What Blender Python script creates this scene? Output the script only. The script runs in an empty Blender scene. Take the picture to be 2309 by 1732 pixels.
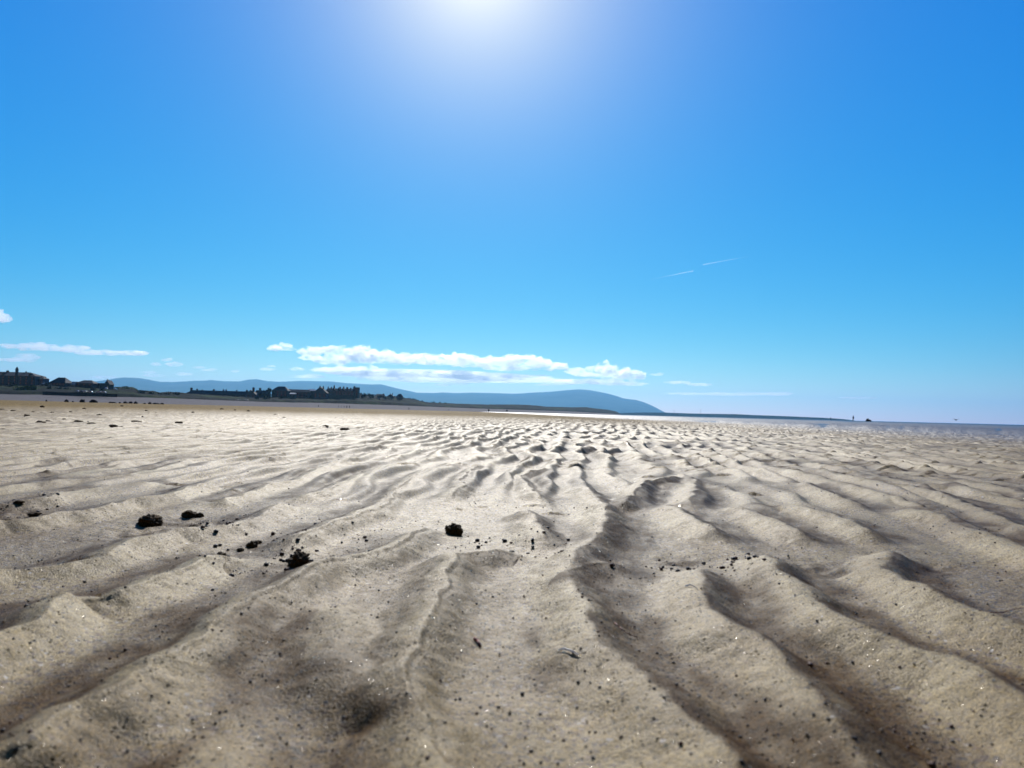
import bpy, bmesh, math, random
import numpy as np
from mathutils import Vector, Matrix, noise as mnoise
random.seed(7); rng = np.random.default_rng(7)
R = math.radians
scene = bpy.context.scene
col = scene.collection

# ------------------------------------------------------------------ camera
PW, PH, FP = 2309.0, 1732.0, 1735.0
CAMZ = 0.15
PITCH, ROLL = R(2.10), R(1.415)
cam_d = bpy.data.cameras.new('camera'); cam = bpy.data.objects.new('camera', cam_d); col.objects.link(cam)
cam_d.sensor_width = 36; cam_d.lens = 36*FP/PW
cam_d.clip_start = 0.02; cam_d.clip_end = 300000
CM = Matrix.Rotation(R(90)+PITCH, 3, 'X') @ Matrix.Rotation(ROLL, 3, 'Z')
cam.matrix_world = Matrix.Translation((0, 0, CAMZ)) @ CM.to_4x4()
cam_d.dof.use_dof = True; cam_d.dof.focus_distance = 2.3; cam_d.dof.aperture_fstop = 15
scene.camera = cam

def ray(px, py):
    v = Vector(((px-PW/2)/FP, -(py-PH/2)/FP, -1.0)); v = CM @ v; v.normalize(); return v
def at(px, py, Y):                     # world point seen at a photograph position, at forward distance Y
    d = ray(px, py); return Vector((0, 0, CAMZ)) + d*(Y/d.y)
def ground(px, py, z=0.003):
    d = ray(px, py); t = (z-CAMZ)/min(d.z, -1e-4); return Vector((0, 0, CAMZ)) + d*t
def hz(px): return 901+0.0247*px
TO = {1: (0, 1132), 2: (600, 1132), 3: (1200, 1132), 4: (1509, 1132), 5: (0, 930), 6: (700, 930), 7: (1509, 930)}
TS = 2.765
def tp(t, x, y): o = TO[t]; return o[0]+x/TS, o[1]+y/TS
def tg(t, x, y): return ground(*tp(t, x, y))

# ------------------------------------------------------------------ helpers
def tag(o, label=None, cat=None, group=None, kind=None):
    if label: o['label'] = label
    if cat: o['category'] = cat
    if group: o['group'] = group
    if kind: o['kind'] = kind
    return o
def link(name, me, mat=None, parent=None):
    o = bpy.data.objects.new(name, me); col.objects.link(o)
    if mat:
        for m in (mat if isinstance(mat, (list, tuple)) else [mat]): me.materials.append(m)
    if parent: o.parent = parent
    return o
def mesh_np(name, verts, faces, smooth=True):
    me = bpy.data.meshes.new(name)
    verts = np.asarray(verts, np.float32); faces = np.asarray(faces, np.int32)
    n = faces.shape[1]
    me.vertices.add(len(verts)); me.vertices.foreach_set('co', verts.ravel())
    me.loops.add(faces.size); me.loops.foreach_set('vertex_index', faces.ravel())
    me.polygons.add(len(faces)); me.polygons.foreach_set('loop_start', np.arange(0, faces.size, n, dtype=np.int32))
    me.polygons.foreach_set('loop_total', np.full(len(faces), n, np.int32))
    me.polygons.foreach_set('use_smooth', np.full(len(faces), smooth))
    me.update(calc_edges=True); return me
def grid_faces(nr, nc):
    i = np.arange(nr-1)[:, None]*nc + np.arange(nc-1)[None, :]
    i = i.ravel(); return np.stack([i, i+1, i+nc+1, i+nc], 1)
class MB:
    def __init__(s): s.bm = bmesh.new()
    def box(s, x0, x1, y0, y1, z0, z1):
        v = [s.bm.verts.new(p) for p in ((x0,y0,z0),(x1,y0,z0),(x1,y1,z0),(x0,y1,z0),(x0,y0,z1),(x1,y0,z1),(x1,y1,z1),(x0,y1,z1))]
        for f in ((3,2,1,0),(4,5,6,7),(0,1,5,4),(1,2,6,5),(2,3,7,6),(3,0,4,7)): s.bm.faces.new([v[i] for i in f])
    def poly(s, pts, faces):
        v = [s.bm.verts.new(p) for p in pts]
        for f in faces: s.bm.faces.new([v[i] for i in f])
    def cyl(s, p0, p1, r0, r1, n=10):
        p0 = Vector(p0); p1 = Vector(p1); d = (p1-p0).normalized()
        a = d.orthogonal().normalized(); b = d.cross(a)
        A = []; B = []
        for i in range(n):
            t = 2*math.pi*i/n; q = a*math.cos(t)+b*math.sin(t)
            A.append(s.bm.verts.new(p0+q*r0)); B.append(s.bm.verts.new(p1+q*r1))
        for i in range(n):
            j = (i+1) % n; s.bm.faces.new((A[i], A[j], B[j], B[i]))
        s.bm.faces.new(A[::-1]); s.bm.faces.new(B)
    def build(s, name, mat, parent=None, smooth=False, bevel=0):
        bmesh.ops.recalc_face_normals(s.bm, faces=s.bm.faces)
        if bevel: bmesh.ops.bevel(s.bm, geom=s.bm.edges[:], offset=bevel, segments=2, affect='EDGES', clamp_overlap=True)
        me = bpy.data.meshes.new(name); s.bm.to_mesh(me); s.bm.free()
        if smooth: me.polygons.foreach_set('use_smooth', [True]*len(me.polygons))
        return link(name, me, mat, parent)
def empty(name, loc, rz=0):
    o = bpy.data.objects.new(name, None); col.objects.link(o); o.location = loc; o.rotation_euler = (0, 0, rz); o.empty_display_size = .1
    return o
kids = {}
def copy_tree(o, parent=None):
    c = o.copy(); col.objects.link(c)
    if parent: c.parent = parent
    for ch in [x for x in bpy.data.objects if x.parent == o]: copy_tree(ch, c)
    return c

# ------------------------------------------------------------------ materials
def new_mat(name):
    m = bpy.data.materials.new(name); m.use_nodes = True
    nt = m.node_tree; b = nt.nodes['Principled BSDF']; return m, nt, b
def nd(nt, t, **kw):
    n = nt.nodes.new(t)
    for k, v in kw.items():
        if k in n.inputs.keys() if isinstance(k, str) else False: n.inputs[k].default_value = v
        else: setattr(n, k, v)
    return n
def noise_node(nt, vec, scale, detail=3, rough=.55):
    n = nt.nodes.new('ShaderNodeTexNoise'); n.inputs['Scale'].default_value = scale
    n.inputs['Detail'].default_value = detail; n.inputs['Roughness'].default_value = rough
    nt.links.new(vec, n.inputs['Vector']); return n
def ramp(nt, fac, stops):
    r = nt.nodes.new('ShaderNodeValToRGB'); e = r.color_ramp.elements
    e[0].position, e[0].color = stops[0][0], (*stops[0][1], 1)
    e[1].position, e[1].color = stops[-1][0], (*stops[-1][1], 1)
    for p, c in stops[1:-1]:
        k = e.new(p); k.color = (*c, 1)
    nt.links.new(fac, r.inputs['Fac']); return r
def mat_noise(name, c0, c1, scale, rough=.9, spec=.3, bump=0, bscale=None, metallic=0, lo=.35, hi=.65, coord='Object'):
    m, nt, b = new_mat(name)
    tc = nt.nodes.new('ShaderNodeTexCoord')
    n = noise_node(nt, tc.outputs[coord], scale, 4)
    r = ramp(nt, n.outputs['Fac'], [(lo, c0), (hi, c1)])
    nt.links.new(r.outputs['Color'], b.inputs['Base Color'])
    b.inputs['Roughness'].default_value = rough; b.inputs['Specular IOR Level'].default_value = spec
    b.inputs['Metallic'].default_value = metallic
    if bump:
        n2 = noise_node(nt, tc.outputs[coord], bscale or scale*3, 5)
        bp = nt.nodes.new('ShaderNodeBump'); bp.inputs['Strength'].default_value = 1; bp.inputs['Distance'].default_value = bump
        nt.links.new(n2.outputs['Fac'], bp.inputs['Height']); nt.links.new(bp.outputs['Normal'], b.inputs['Normal'])
    return m

# sand ---------------------------------------------------------------
def make_sand():
    m, nt, b = new_mat('rippled_sand'); L = nt.links.new
    tc = nt.nodes.new('ShaderNodeTexCoord'); P = tc.outputs['Object']
    at_h = nt.nodes.new('ShaderNodeAttribute'); at_h.attribute_name = 'trough'
    at_w = nt.nodes.new('ShaderNodeAttribute'); at_w.attribute_name = 'wet'
    big = noise_node(nt, P, 5, 4); fine = noise_node(nt, P, 750, 2, .7); mid = noise_node(nt, P, 110, 3, .6)
    base = ramp(nt, big.outputs['Fac'], [(.3, (.20, .128, .034)), (.44, (.24, .158, .046)), (.55, (.275, .19, .06)), (.72, (.33, .245, .10))])
    gr = ramp(nt, fine.outputs['Fac'], [(.33, (.26, .24, .22)), (.47, (.90, .90, .90)), (.63, (1.7, 1.65, 1.6))])
    mul = nt.nodes.new('ShaderNodeMix'); mul.data_type = 'RGBA'; mul.blend_type = 'MULTIPLY'; mul.inputs['Factor'].default_value = 1
    mul.clamp_result = False
    L(base.outputs['Color'], mul.inputs['A']); L(gr.outputs['Color'], mul.inputs['B'])
    # rusty and dark coarse grains gathered in the troughs
    g2n = noise_node(nt, P, 260, 3, .75); gr2 = ramp(nt, g2n.outputs['Fac'], [(.34, (.62, .58, .52)), (.5, (1, 1, 1)), (.66, (1.25, 1.25, 1.25))])
    mul2 = nt.nodes.new('ShaderNodeMix'); mul2.data_type = 'RGBA'; mul2.blend_type = 'MULTIPLY'; mul2.inputs['Factor'].default_value = 1
    L(mul.outputs['Result'], mul2.inputs['A']); L(gr2.outputs['Color'], mul2.inputs['B'])
    vo = nt.nodes.new('ShaderNodeTexVoronoi'); vo.inputs['Scale'].default_value = 420; L(P, vo.inputs['Vector'])
    vc = nt.nodes.new('ShaderNodeSeparateColor'); L(vo.outputs['Color'], vc.inputs[0])
    cl = noise_node(nt, P, 24, 4, .6)
    ad = nt.nodes.new('ShaderNodeMath'); ad.operation = 'MULTIPLY'; L(at_h.outputs['Fac'], ad.inputs[0]); L(cl.outputs['Fac'], ad.inputs[1])
    th = nt.nodes.new('ShaderNodeMapRange'); L(ad.outputs[0], th.inputs['Value'])
    th.inputs['From Min'].default_value = .22; th.inputs['From Max'].default_value = .62
    th.inputs['To Min'].default_value = .01; th.inputs['To Max'].default_value = .34
    lt = nt.nodes.new('ShaderNodeMath'); lt.operation = 'LESS_THAN'; L(vc.outputs[0], lt.inputs[0]); L(th.outputs[0], lt.inputs[1])
    gcol = ramp(nt, vc.outputs[1], [(.0, (.03, .022, .02)), (.5, (.10, .05, .025)), (.8, (.22, .13, .06)), (1, (.5, .45, .38))])
    mx = nt.nodes.new('ShaderNodeMix'); mx.data_type = 'RGBA'
    L(lt.outputs[0], mx.inputs['Factor']); L(mul2.outputs['Result'], mx.inputs['A']); L(gcol.outputs['Color'], mx.inputs['B'])
    # wet sand is darker
    wm = nt.nodes.new('ShaderNodeMix'); wm.data_type = 'RGBA'; wm.blend_type = 'MULTIPLY'
    L(at_w.outputs['Fac'], wm.inputs['Factor']); L(mx.outputs['Result'], wm.inputs['A']); wm.inputs['B'].default_value = (.28, .28, .6, 1)
    at_d = nt.nodes.new('ShaderNodeAttribute'); at_d.attribute_name = 'browned'  # brown mask: shade painted on the ripple faces, plus stained hollows
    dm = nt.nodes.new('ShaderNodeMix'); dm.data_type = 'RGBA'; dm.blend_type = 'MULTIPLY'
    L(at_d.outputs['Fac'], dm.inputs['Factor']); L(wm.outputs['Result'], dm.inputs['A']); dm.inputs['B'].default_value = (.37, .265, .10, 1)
    L(dm.outputs['Result'], b.inputs['Base Color'])
    # gloss: moist film, rougher where grains lie
    rr = nt.nodes.new('ShaderNodeMapRange'); L(mid.outputs['Fac'], rr.inputs['Value'])
    rr.inputs['From Min'].default_value = .3; rr.inputs['From Max'].default_value = .7
    rr.inputs['To Min'].default_value = .48; rr.inputs['To Max'].default_value = .63
    gl = nt.nodes.new('ShaderNodeTexVoronoi'); gl.inputs['Scale'].default_value = 330; L(P, gl.inputs['Vector'])
    gc = nt.nodes.new('ShaderNodeSeparateColor'); L(gl.outputs['Color'], gc.inputs[0])
    g1 = nt.nodes.new('ShaderNodeMath'); g1.operation = 'GREATER_THAN'; g1.inputs[1].default_value = .78; L(gc.outputs[0], g1.inputs[0])
    g2 = nt.nodes.new('ShaderNodeMath'); g2.operation = 'LESS_THAN'; g2.inputs[1].default_value = .34; L(gl.outputs['Distance'], g2.inputs[0])
    g3 = nt.nodes.new('ShaderNodeMath'); g3.operation = 'MULTIPLY'; L(g1.outputs[0], g3.inputs[0]); L(g2.outputs[0], g3.inputs[1])
    mr = nt.nodes.new('ShaderNodeMix'); mr.data_type = 'FLOAT'; L(g3.outputs[0], mr.inputs['Factor']); L(rr.outputs[0], mr.inputs['A']); mr.inputs['B'].default_value = .14
    mw = nt.nodes.new('ShaderNodeMix'); mw.data_type = 'FLOAT'; L(at_w.outputs['Fac'], mw.inputs['Factor']); L(mr.outputs['Result'], mw.inputs['A']); mw.inputs['B'].default_value = .56
    at_c = nt.nodes.new('ShaderNodeAttribute'); at_c.attribute_name = 'coarse'      # ripples finer than the mesh out there
    cr = nt.nodes.new('ShaderNodeMath'); cr.operation = 'MULTIPLY_ADD'; L(at_c.outputs['Fac'], cr.inputs[0]); cr.inputs[1].default_value = .30; L(mr.outputs['Result'], cr.inputs[2])
    L(cr.outputs[0], mw.inputs['A'])
    cw = nt.nodes.new('ShaderNodeMath'); cw.operation = 'MULTIPLY'; cw.inputs[1].default_value = .55; L(at_w.outputs['Fac'], cw.inputs[0]); L(cw.outputs[0], b.inputs['Coat Weight']); b.inputs['Coat Roughness'].default_value = .50; b.inputs['Coat IOR'].default_value = 1.6
    L(mw.outputs['Result'], b.inputs['Roughness']); ws = nt.nodes.new('ShaderNodeMapRange'); L(at_w.outputs['Fac'], ws.inputs['Value']); ws.inputs['To Min'].default_value = SAND_SPEC; ws.inputs['To Max'].default_value = 1.0
    cs = nt.nodes.new('ShaderNodeMath'); cs.operation = 'MULTIPLY_ADD'; L(at_c.outputs['Fac'], cs.inputs[0]); cs.inputs[1].default_value = -.37; cs.inputs[2].default_value = SAND_SPEC; L(cs.outputs[0], ws.inputs['To Min'])
    ds = nt.nodes.new('ShaderNodeMath'); ds.operation = 'MULTIPLY_ADD'; L(at_d.outputs['Fac'], ds.inputs[0]); ds.inputs[1].default_value = -.8; ds.inputs[2].default_value = 1  # sheen cut as well where the shade is painted
    dsm = nt.nodes.new('ShaderNodeMath'); dsm.operation = 'MULTIPLY'; L(ws.outputs[0], dsm.inputs[0]); L(ds.outputs[0], dsm.inputs[1])
    L(dsm.outputs[0], b.inputs['Specular IOR Level']); b.inputs['Specular Tint'].default_value = (1, .89, .70, 1)
    # bump
    wn = noise_node(nt, P, 8, 4, .7)
    bw = nt.nodes.new('ShaderNodeBump'); bw.inputs['Distance'].default_value = .045; L(at_w.outputs['Fac'], bw.inputs['Strength']); L(wn.outputs['Fac'], bw.inputs['Height'])
    bp0 = nt.nodes.new('ShaderNodeBump'); bp0.inputs['Distance'].default_value = .0022; bp0.inputs['Strength'].default_value = .35
    L(mid.outputs['Fac'], bp0.inputs['Height']); L(bw.outputs['Normal'], bp0.inputs['Normal'])
    bp = nt.nodes.new('ShaderNodeBump'); bp.inputs['Distance'].default_value = .0012; bp.inputs['Strength'].default_value = 1
    L(fine.outputs['Fac'], bp.inputs['Height']); L(bp0.outputs['Normal'], bp.inputs['Normal'])
    bg = nt.nodes.new('ShaderNodeBump'); bg.inputs['Distance'].default_value = .0008; bg.inputs['Strength'].default_value = .8
    L(gc.outputs[1], bg.inputs['Height']); L(bp.outputs['Normal'], bg.inputs['Normal'])
    v1 = nt.nodes.new('ShaderNodeVectorMath'); v1.operation = 'SUBTRACT'; L(gl.outputs['Color'], v1.inputs[0]); v1.inputs[1].default_value = (.5, .5, .5)
    v1b = nt.nodes.new('ShaderNodeTexWhiteNoise'); L(gl.outputs['Color'], v1b.inputs['Vector']); L(v1b.outputs['Color'], v1.inputs[0])
    v2 = nt.nodes.new('ShaderNodeVectorMath'); v2.operation = 'SCALE'; L(v1.outputs[0], v2.inputs[0]); gm = nt.nodes.new('ShaderNodeMath'); gm.operation = 'MULTIPLY'; gm.inputs[1].default_value = 1.5; L(g3.outputs[0], gm.inputs[0]); L(gm.outputs[0], v2.inputs['Scale'])
    v3 = nt.nodes.new('ShaderNodeVectorMath'); v3.operation = 'ADD'; L(bg.outputs['Normal'], v3.inputs[0]); L(v2.outputs[0], v3.inputs[1])
    v4 = nt.nodes.new('ShaderNodeVectorMath'); v4.operation = 'NORMALIZE'; L(v3.outputs[0], v4.inputs[0])
    L(v4.outputs[0], b.inputs['Normal'])
    return m
SAND_SPEC = .44
M = {}
M['sand'] = make_sand()
M['clod'] = mat_noise('damp_sand_clod', (.06, .038, .018), (.17, .11, .05), 400, .85, .2, .0015, 700)
M['pebble'] = mat_noise('dark_pebble', (.015, .014, .018), (.05, .045, .045), 300, .55, .4, .0004, 900)
M['brown_pebble'] = mat_noise('brown_pebble', (.09, .03, .018), (.16, .07, .035), 300, .6, .4, .0004, 900)
M['shell'] = mat_noise('white_shell', (.7, .66, .6), (.85, .83, .8), 300, .35, .5)
M['grain'] = mat_noise('tan_grain', (.22, .16, .09), (.34, .27, .17), 900, .5, .4)
M['twig'] = mat_noise('red_twig', (.12, .02, .012), (.22, .05, .03), 500, .6, .4)
M['rock'] = mat_noise('dark_rock', (.018, .018, .022), (.05, .045, .05), 2.5, .8, .2, .05, 8)
M['shingle'] = mat_noise('grey_shingle', (.10, .085, .085), (.20, .18, .18), .35, .95, .1, .3, 1.2)
M['wallrock'] = mat_noise('sea_wall_stone', (.012, .012, .016), (.035, .033, .04), 1.2, .9, .1, .2, 3)
M['heath'] = mat_noise('mountain_heath', (.018, .028, .016), (.04, .05, .03), .0012, 1, 0, lo=.4, hi=.6)
M['farland'] = mat_noise('far_headland_grass', (.012, .018, .012), (.03, .035, .025), .004, 1, 0)
M['paint_white'] = mat_noise('white_car_paint', (.78, .78, .78), (.82, .82, .82), 2, .18, .6)
M['paint_silver'] = mat_noise('silver_car_paint', (.45, .47, .5), (.5, .52, .55), 2, .2, .6, metallic=.5)
M['paint_dark'] = mat_noise('dark_blue_car_paint', (.02, .03, .07), (.03, .04, .09), 2, .2, .6)
M['glass'] = mat_noise('dark_glass', (.01, .012, .015), (.02, .022, .025), 2, .05, .8)
M['rubber'] = mat_noise('black_tyre', (.01, .01, .01), (.02, .02, .02), 5, .8, .2)
M['rim'] = mat_noise('grey_wheel_rim', (.3, .3, .3), (.4, .4, .4), 5, .3, .6, metallic=.8)
M['slate'] = mat_noise('slate_roof', (.02, .02, .028), (.045, .045, .06), .8, .8, .2)
M['render_dark'] = mat_noise('dark_rendered_wall', (.05, .05, .06), (.08, .08, .09), .5, .9, .1)
M['render_blue'] = mat_noise('grey_blue_wall', (.10, .13, .17), (.14, .17, .22), .5, .9, .1)
M['render_green'] = mat_noise('weathered_green_grey_wall', (.10, .13, .11), (.15, .18, .15), .5, .9, .1)
M['cream'] = mat_noise('cream_wall', (.45, .40, .33), (.55, .5, .42), .5, .85, .1)
M['whitewall'] = mat_noise('white_wall', (.7, .7, .68), (.8, .8, .78), .5, .8, .2)
M['brick'] = mat_noise('brown_brick', (.08, .045, .035), (.13, .075, .055), 1.5, .9, .1)
M['metal'] = mat_noise('grey_metal', (.12, .13, .15), (.2, .2, .22), 1, .5, .5, metallic=.6)
M['cloth_dark'] = mat_noise('dark_clothing', (.012, .014, .022), (.03, .03, .04), 8, .9, .1)
M['skin'] = mat_noise('skin', (.35, .22, .16), (.42, .27, .2), 8, .6, .3)
M['feather'] = mat_noise('grey_feathers', (.08, .08, .09), (.2, .2, .22), 20, .8, .2)
M['bark'] = mat_noise('bark', (.03, .024, .018), (.06, .045, .035), 4, .95, .1)
def leaf_mat(name, a, bcol):
    m, nt, b = new_mat(name)
    oi = nt.nodes.new('ShaderNodeTexCoord'); n = noise_node(nt, oi.outputs['Object'], .9, 2)
    r = ramp(nt, n.outputs['Fac'], [(.35, a), (.65, bcol)]); nt.links.new(r.outputs['Color'], b.inputs['Base Color'])
    b.inputs['Roughness'].default_value = .8; b.inputs['Specular IOR Level'].default_value = .15
    return m
M['leaf'] = leaf_mat('dark_leaves', (.008, .018, .010), (.03, .05, .02))
M['leaf_green'] = leaf_mat('green_leaves', (.05, .11, .015), (.14, .22, .03))
def bank_mat():
    m, nt, b = new_mat('grassy_bank'); L = nt.links.new
    tc = nt.nodes.new('ShaderNodeTexCoord')
    n = noise_node(nt, tc.outputs['Object'], .022, 5, .6); n2 = noise_node(nt, tc.outputs['Object'], .35, 4, .7)
    r = ramp(nt, n.outputs['Fac'], [(.46, (.004, .007, .008)), (.55, (.010, .020, .010)), (.63, (.035, .065, .012)), (.75, (.06, .055, .03))])
    mm = nt.nodes.new('ShaderNodeMix'); mm.data_type = 'RGBA'; mm.blend_type = 'MULTIPLY'; mm.inputs['Factor'].default_value = .7
    r2 = ramp(nt, n2.outputs['Fac'], [(.35, (.3, .3, .3)), (.65, (1, 1, 1))])
    L(r.outputs['Color'], mm.inputs['A']); L(r2.outputs['Color'], mm.inputs['B']); L(mm.outputs['Result'], b.inputs['Base Color'])
    b.inputs['Roughness'].default_value = 1; b.inputs['Specular IOR Level'].default_value = .05
    bp = nt.nodes.new('ShaderNodeBump'); bp.inputs['Distance'].default_value = 1.2; bp.inputs['Strength'].default_value = .8
    L(n2.outputs['Fac'], bp.inputs['Height']); L(bp.outputs['Normal'], b.inputs['Normal']); return m
M['bank'] = bank_mat()
def water_mat():
    m, nt, b = new_mat('shallow_sea_water'); L = nt.links.new
    tc = nt.nodes.new('ShaderNodeTexCoord')
    mp = nt.nodes.new('ShaderNodeMapping'); mp.inputs['Scale'].default_value = (1, .45, 1); L(tc.outputs['Object'], mp.inputs['Vector'])
    n = noise_node(nt, mp.outputs['Vector'], 7, 6, .65)
    n2 = noise_node(nt, mp.outputs['Vector'], .6, 4, .6)
    b.inputs['Base Color'].default_value = (.03, .035, .06, 1)
    b.inputs['Roughness'].default_value = .34; b.inputs['IOR'].default_value = 1.33
    bp = nt.nodes.new('ShaderNodeBump'); bp.inputs['Distance'].default_value = .05; bp.inputs['Strength'].default_value = .8
    L(n.outputs['Fac'], bp.inputs['Height'])
    bp2 = nt.nodes.new('ShaderNodeBump'); bp2.inputs['Distance'].default_value = .4; bp2.inputs['Strength'].default_value = .5
    L(n2.outputs['Fac'], bp2.inputs['Height']); L(bp.outputs['Normal'], bp2.inputs['Normal'])
    L(bp2.outputs['Normal'], b.inputs['Normal']); return m
M['water'] = water_mat()

# ------------------------------------------------------------------ numpy noise
def _hash(ix, iy, seed):
    h = (ix.astype(np.int64)*374761393 + iy.astype(np.int64)*668265263 + seed*974711) & 0xffffffff
    h = ((h ^ (h >> 13))*1274126177) & 0xffffffff
    return ((h ^ (h >> 16)) & 0xffff).astype(np.float64)/65535.0
def vnoise(x, y, seed=0):
    ix = np.floor(x); iy = np.floor(y); fx = x-ix; fy = y-iy
    g = []
    for dx in (0, 1):
        for dy in (0, 1):
            a = _hash(ix+dx, iy+dy, seed)*2*np.pi
            g.append(np.cos(a)*(fx-dx)+np.sin(a)*(fy-dy))
    u = fx*fx*fx*(fx*(fx*6-15)+10); v = fy*fy*fy*(fy*(fy*6-15)+10)
    return 1.5*((g[0]*(1-v)+g[1]*v)*(1-u)+(g[2]*(1-v)+g[3]*v)*u)
def fbm(x, y, seed, oct=3, gain=.5):
    s = 0; a = 1
    for k in range(oct): s = s+a*vnoise(x*2**k, y*2**k, seed+k*17); a *= gain
    return s
def sstep(a, b, x): t = np.clip((x-a)/(b-a), 0, 1); return t*t*(3-2*t)

# ------------------------------------------------------------------ sand flat
# crest lines of the ripples: (tile, points, height factor, scarp factor)
CR = [
 (1, [(0,1659),(150,1590),(250,1480),(450,1350),(620,1290),(750,1210),(870,1130),(960,1090),(1080,1000),(1200,930),(1290,870),(1400,790),(1480,710),(1540,650),(1640,600),(1790,540),(1860,500),(1960,430),(2040,390),(2180,375),(2360,340),(2490,290),(2560,230),(2620,190),(2740,140)], 1.0, 1.0),
 (1, [(-300,1010),(0,890),(130,830),(230,790),(330,690),(430,620),(520,602),(640,598),(760,575),(880,535),(980,495),(1070,455),(1200,420),(1280,360),(1360,335),(1480,340),(1650,375)], .95, 1.1),
 (1, [(1700,300),(1880,220),(2000,170),(2212,90),(2320,40),(2400,0)], .8, 1.0),
 (6, [(0,760),(150,700),(300,650),(440,600),(480,570),(520,510),(550,470),(600,430),(720,360),(800,350),(900,325),(1040,300)], .8, 1.0),
 (1, [(-250,470),(0,430),(130,420),(300,400),(420,385),(560,360),(640,345),(720,290),(800,265),(900,240),(1050,195),(1300,170),(1450,150),(1620,80),(1790,20),(1850,0)], .8, .7),
 (6, [(-150,540),(60,500),(130,470),(230,430),(320,390),(380,370),(480,330),(560,315),(640,310)], .7, .9),
 (5, [(-250,720),(0,690),(100,685),(250,665),(400,640),(550,620),(700,590),(800,565),(950,545),(1060,530),(1110,510),(1250,460),(1400,440)], .9, 1.1),
 (5, [(1200,560),(1300,550),(1400,545),(1500,520),(1560,500),(1700,450),(1860,420),(2000,350),(2100,300),(2212,270)], .7, .8),
 (6, [(0,360),(150,330),(280,270),(330,250),(500,235)], .7, .6),
 (5, [(-250,600),(0,570),(280,540),(400,510),(560,480),(700,455),(900,440),(1000,435),(1100,450)], .7, .6),
 (5, [(-250,500),(0,470),(200,440),(400,420),(600,405),(800,390),(950,360),(1100,320),(1200,280),(1400,270),(1600,240)], .7, .5),
 (5, [(150,400),(350,400),(500,370),(700,340),(800,310),(950,290)], .7, .4),
 (5, [(0,300),(300,320),(500,300),(800,290)], .7, .3),
 (5, [(70,215),(200,180),(350,170),(600,190),(900,190),(1200,190)], .9, .2),
 (1, [(1180,1900),(1300,1659),(1400,1540),(1500,1400),(1600,1300),(1750,1280)], .6, .15),
 (2, [(1180,1850),(1080,1659),(1000,1560),(960,1450),(900,1340),(850,1180),(850,1060),(940,960),(980,830),(1040,740),(1070,620),(1130,510),(1150,420),(1190,360),(1300,335),(1430,310),(1600,310),(1740,340)], 1.05, .9),
 (2, [(480,560),(440,800),(430,930),(480,1030),(640,1110),(780,1170),(850,1200)], .8, .0),
 (3, [(1350,1900),(1180,1659),(1100,1540),(1050,1480),(950,1370),(850,1250),(700,1130),(560,1030),(420,930),(340,800),(330,680),(280,580),(210,450),(260,360),(380,260),(430,220),(480,160),(440,100),(470,20)], 1.05, .25),
 (3, [(240,440),(330,400),(430,375)], .7, .9),
 (3, [(2300,1900),(2080,1659),(1950,1530),(1850,1400),(1750,1270),(1640,1130),(1550,1020),(1400,900),(1250,830),(1100,700),(1080,560),(1050,430),(980,370)], 1.1, .2),
 (3, [(700,0),(820,10),(900,50),(1000,110),(1100,170),(1250,230)], 1.0, .2),
 (4, [(2500,1500),(2212,1300),(2000,1150),(1800,1050),(1600,1000),(1400,900),(1250,850),(1100,800),(950,700),(880,620),(820,530),(690,460),(620,350),(570,300)], 1.1, .15),
 (4, [(330,10),(500,60),(700,150),(850,220),(980,250)], 1.0, .2),
 (4, [(2500,930),(2212,830),(2000,760),(1700,640),(1450,520),(1330,440),(1380,360),(1440,290)], 1.1, .15),
 (4, [(560,30),(700,20),(900,60),(1150,140),(1300,230)], 1.0, .2),
 (4, [(2500,420),(2212,320),(1900,190),(1700,110),(1500,60),(1300,30)], 1.0, .2),
 (7, [(750,350),(900,400),(1050,440),(1200,480),(1350,520),(1500,570),(1700,640),(1900,720),(2212,850),(2400,920)], 1.0, .25),
 (7, [(950,350),(1100,390),(1300,440),(1500,460),(1700,510),(1900,590),(2212,720),(2400,800)], .9, .25),
 (7, [(1050,330),(1250,370),(1400,420),(1600,440),(1800,460),(2000,500),(2212,560),(2400,600)], .8, .3),
 (7, [(650,430),(850,440),(950,490),(1100,550),(1250,600)], .9, .2),
 (7, [(1200,300),(1500,370),(1700,410),(2000,440),(2212,510)], .7, .3),
 (6, [(860,540),(900,500),(960,470),(930,430),(1000,370),(1020,350),(1100,330)], .9, 1.),
 (6, [(1450,550),(1380,490),(1320,430),(1310,400),(1400,370),(1500,350)], .9, .9),
 (6, [(1850,590),(1960,570),(2020,530),(2040,490),(2100,440),(2330,400)], 1.1, .7),
 (7, [(0,570),(120,570),(160,500),(160,420),(60,380)], .9, .3),
 (6, [(1690,460),(1780,540),(1830,590),(1850,650),(1860,700),(1810,780)], 1.0, .3),
 (6, [(1310,600),(1400,680),(1440,760),(1500,829)], 1.0, .3),
]
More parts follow.
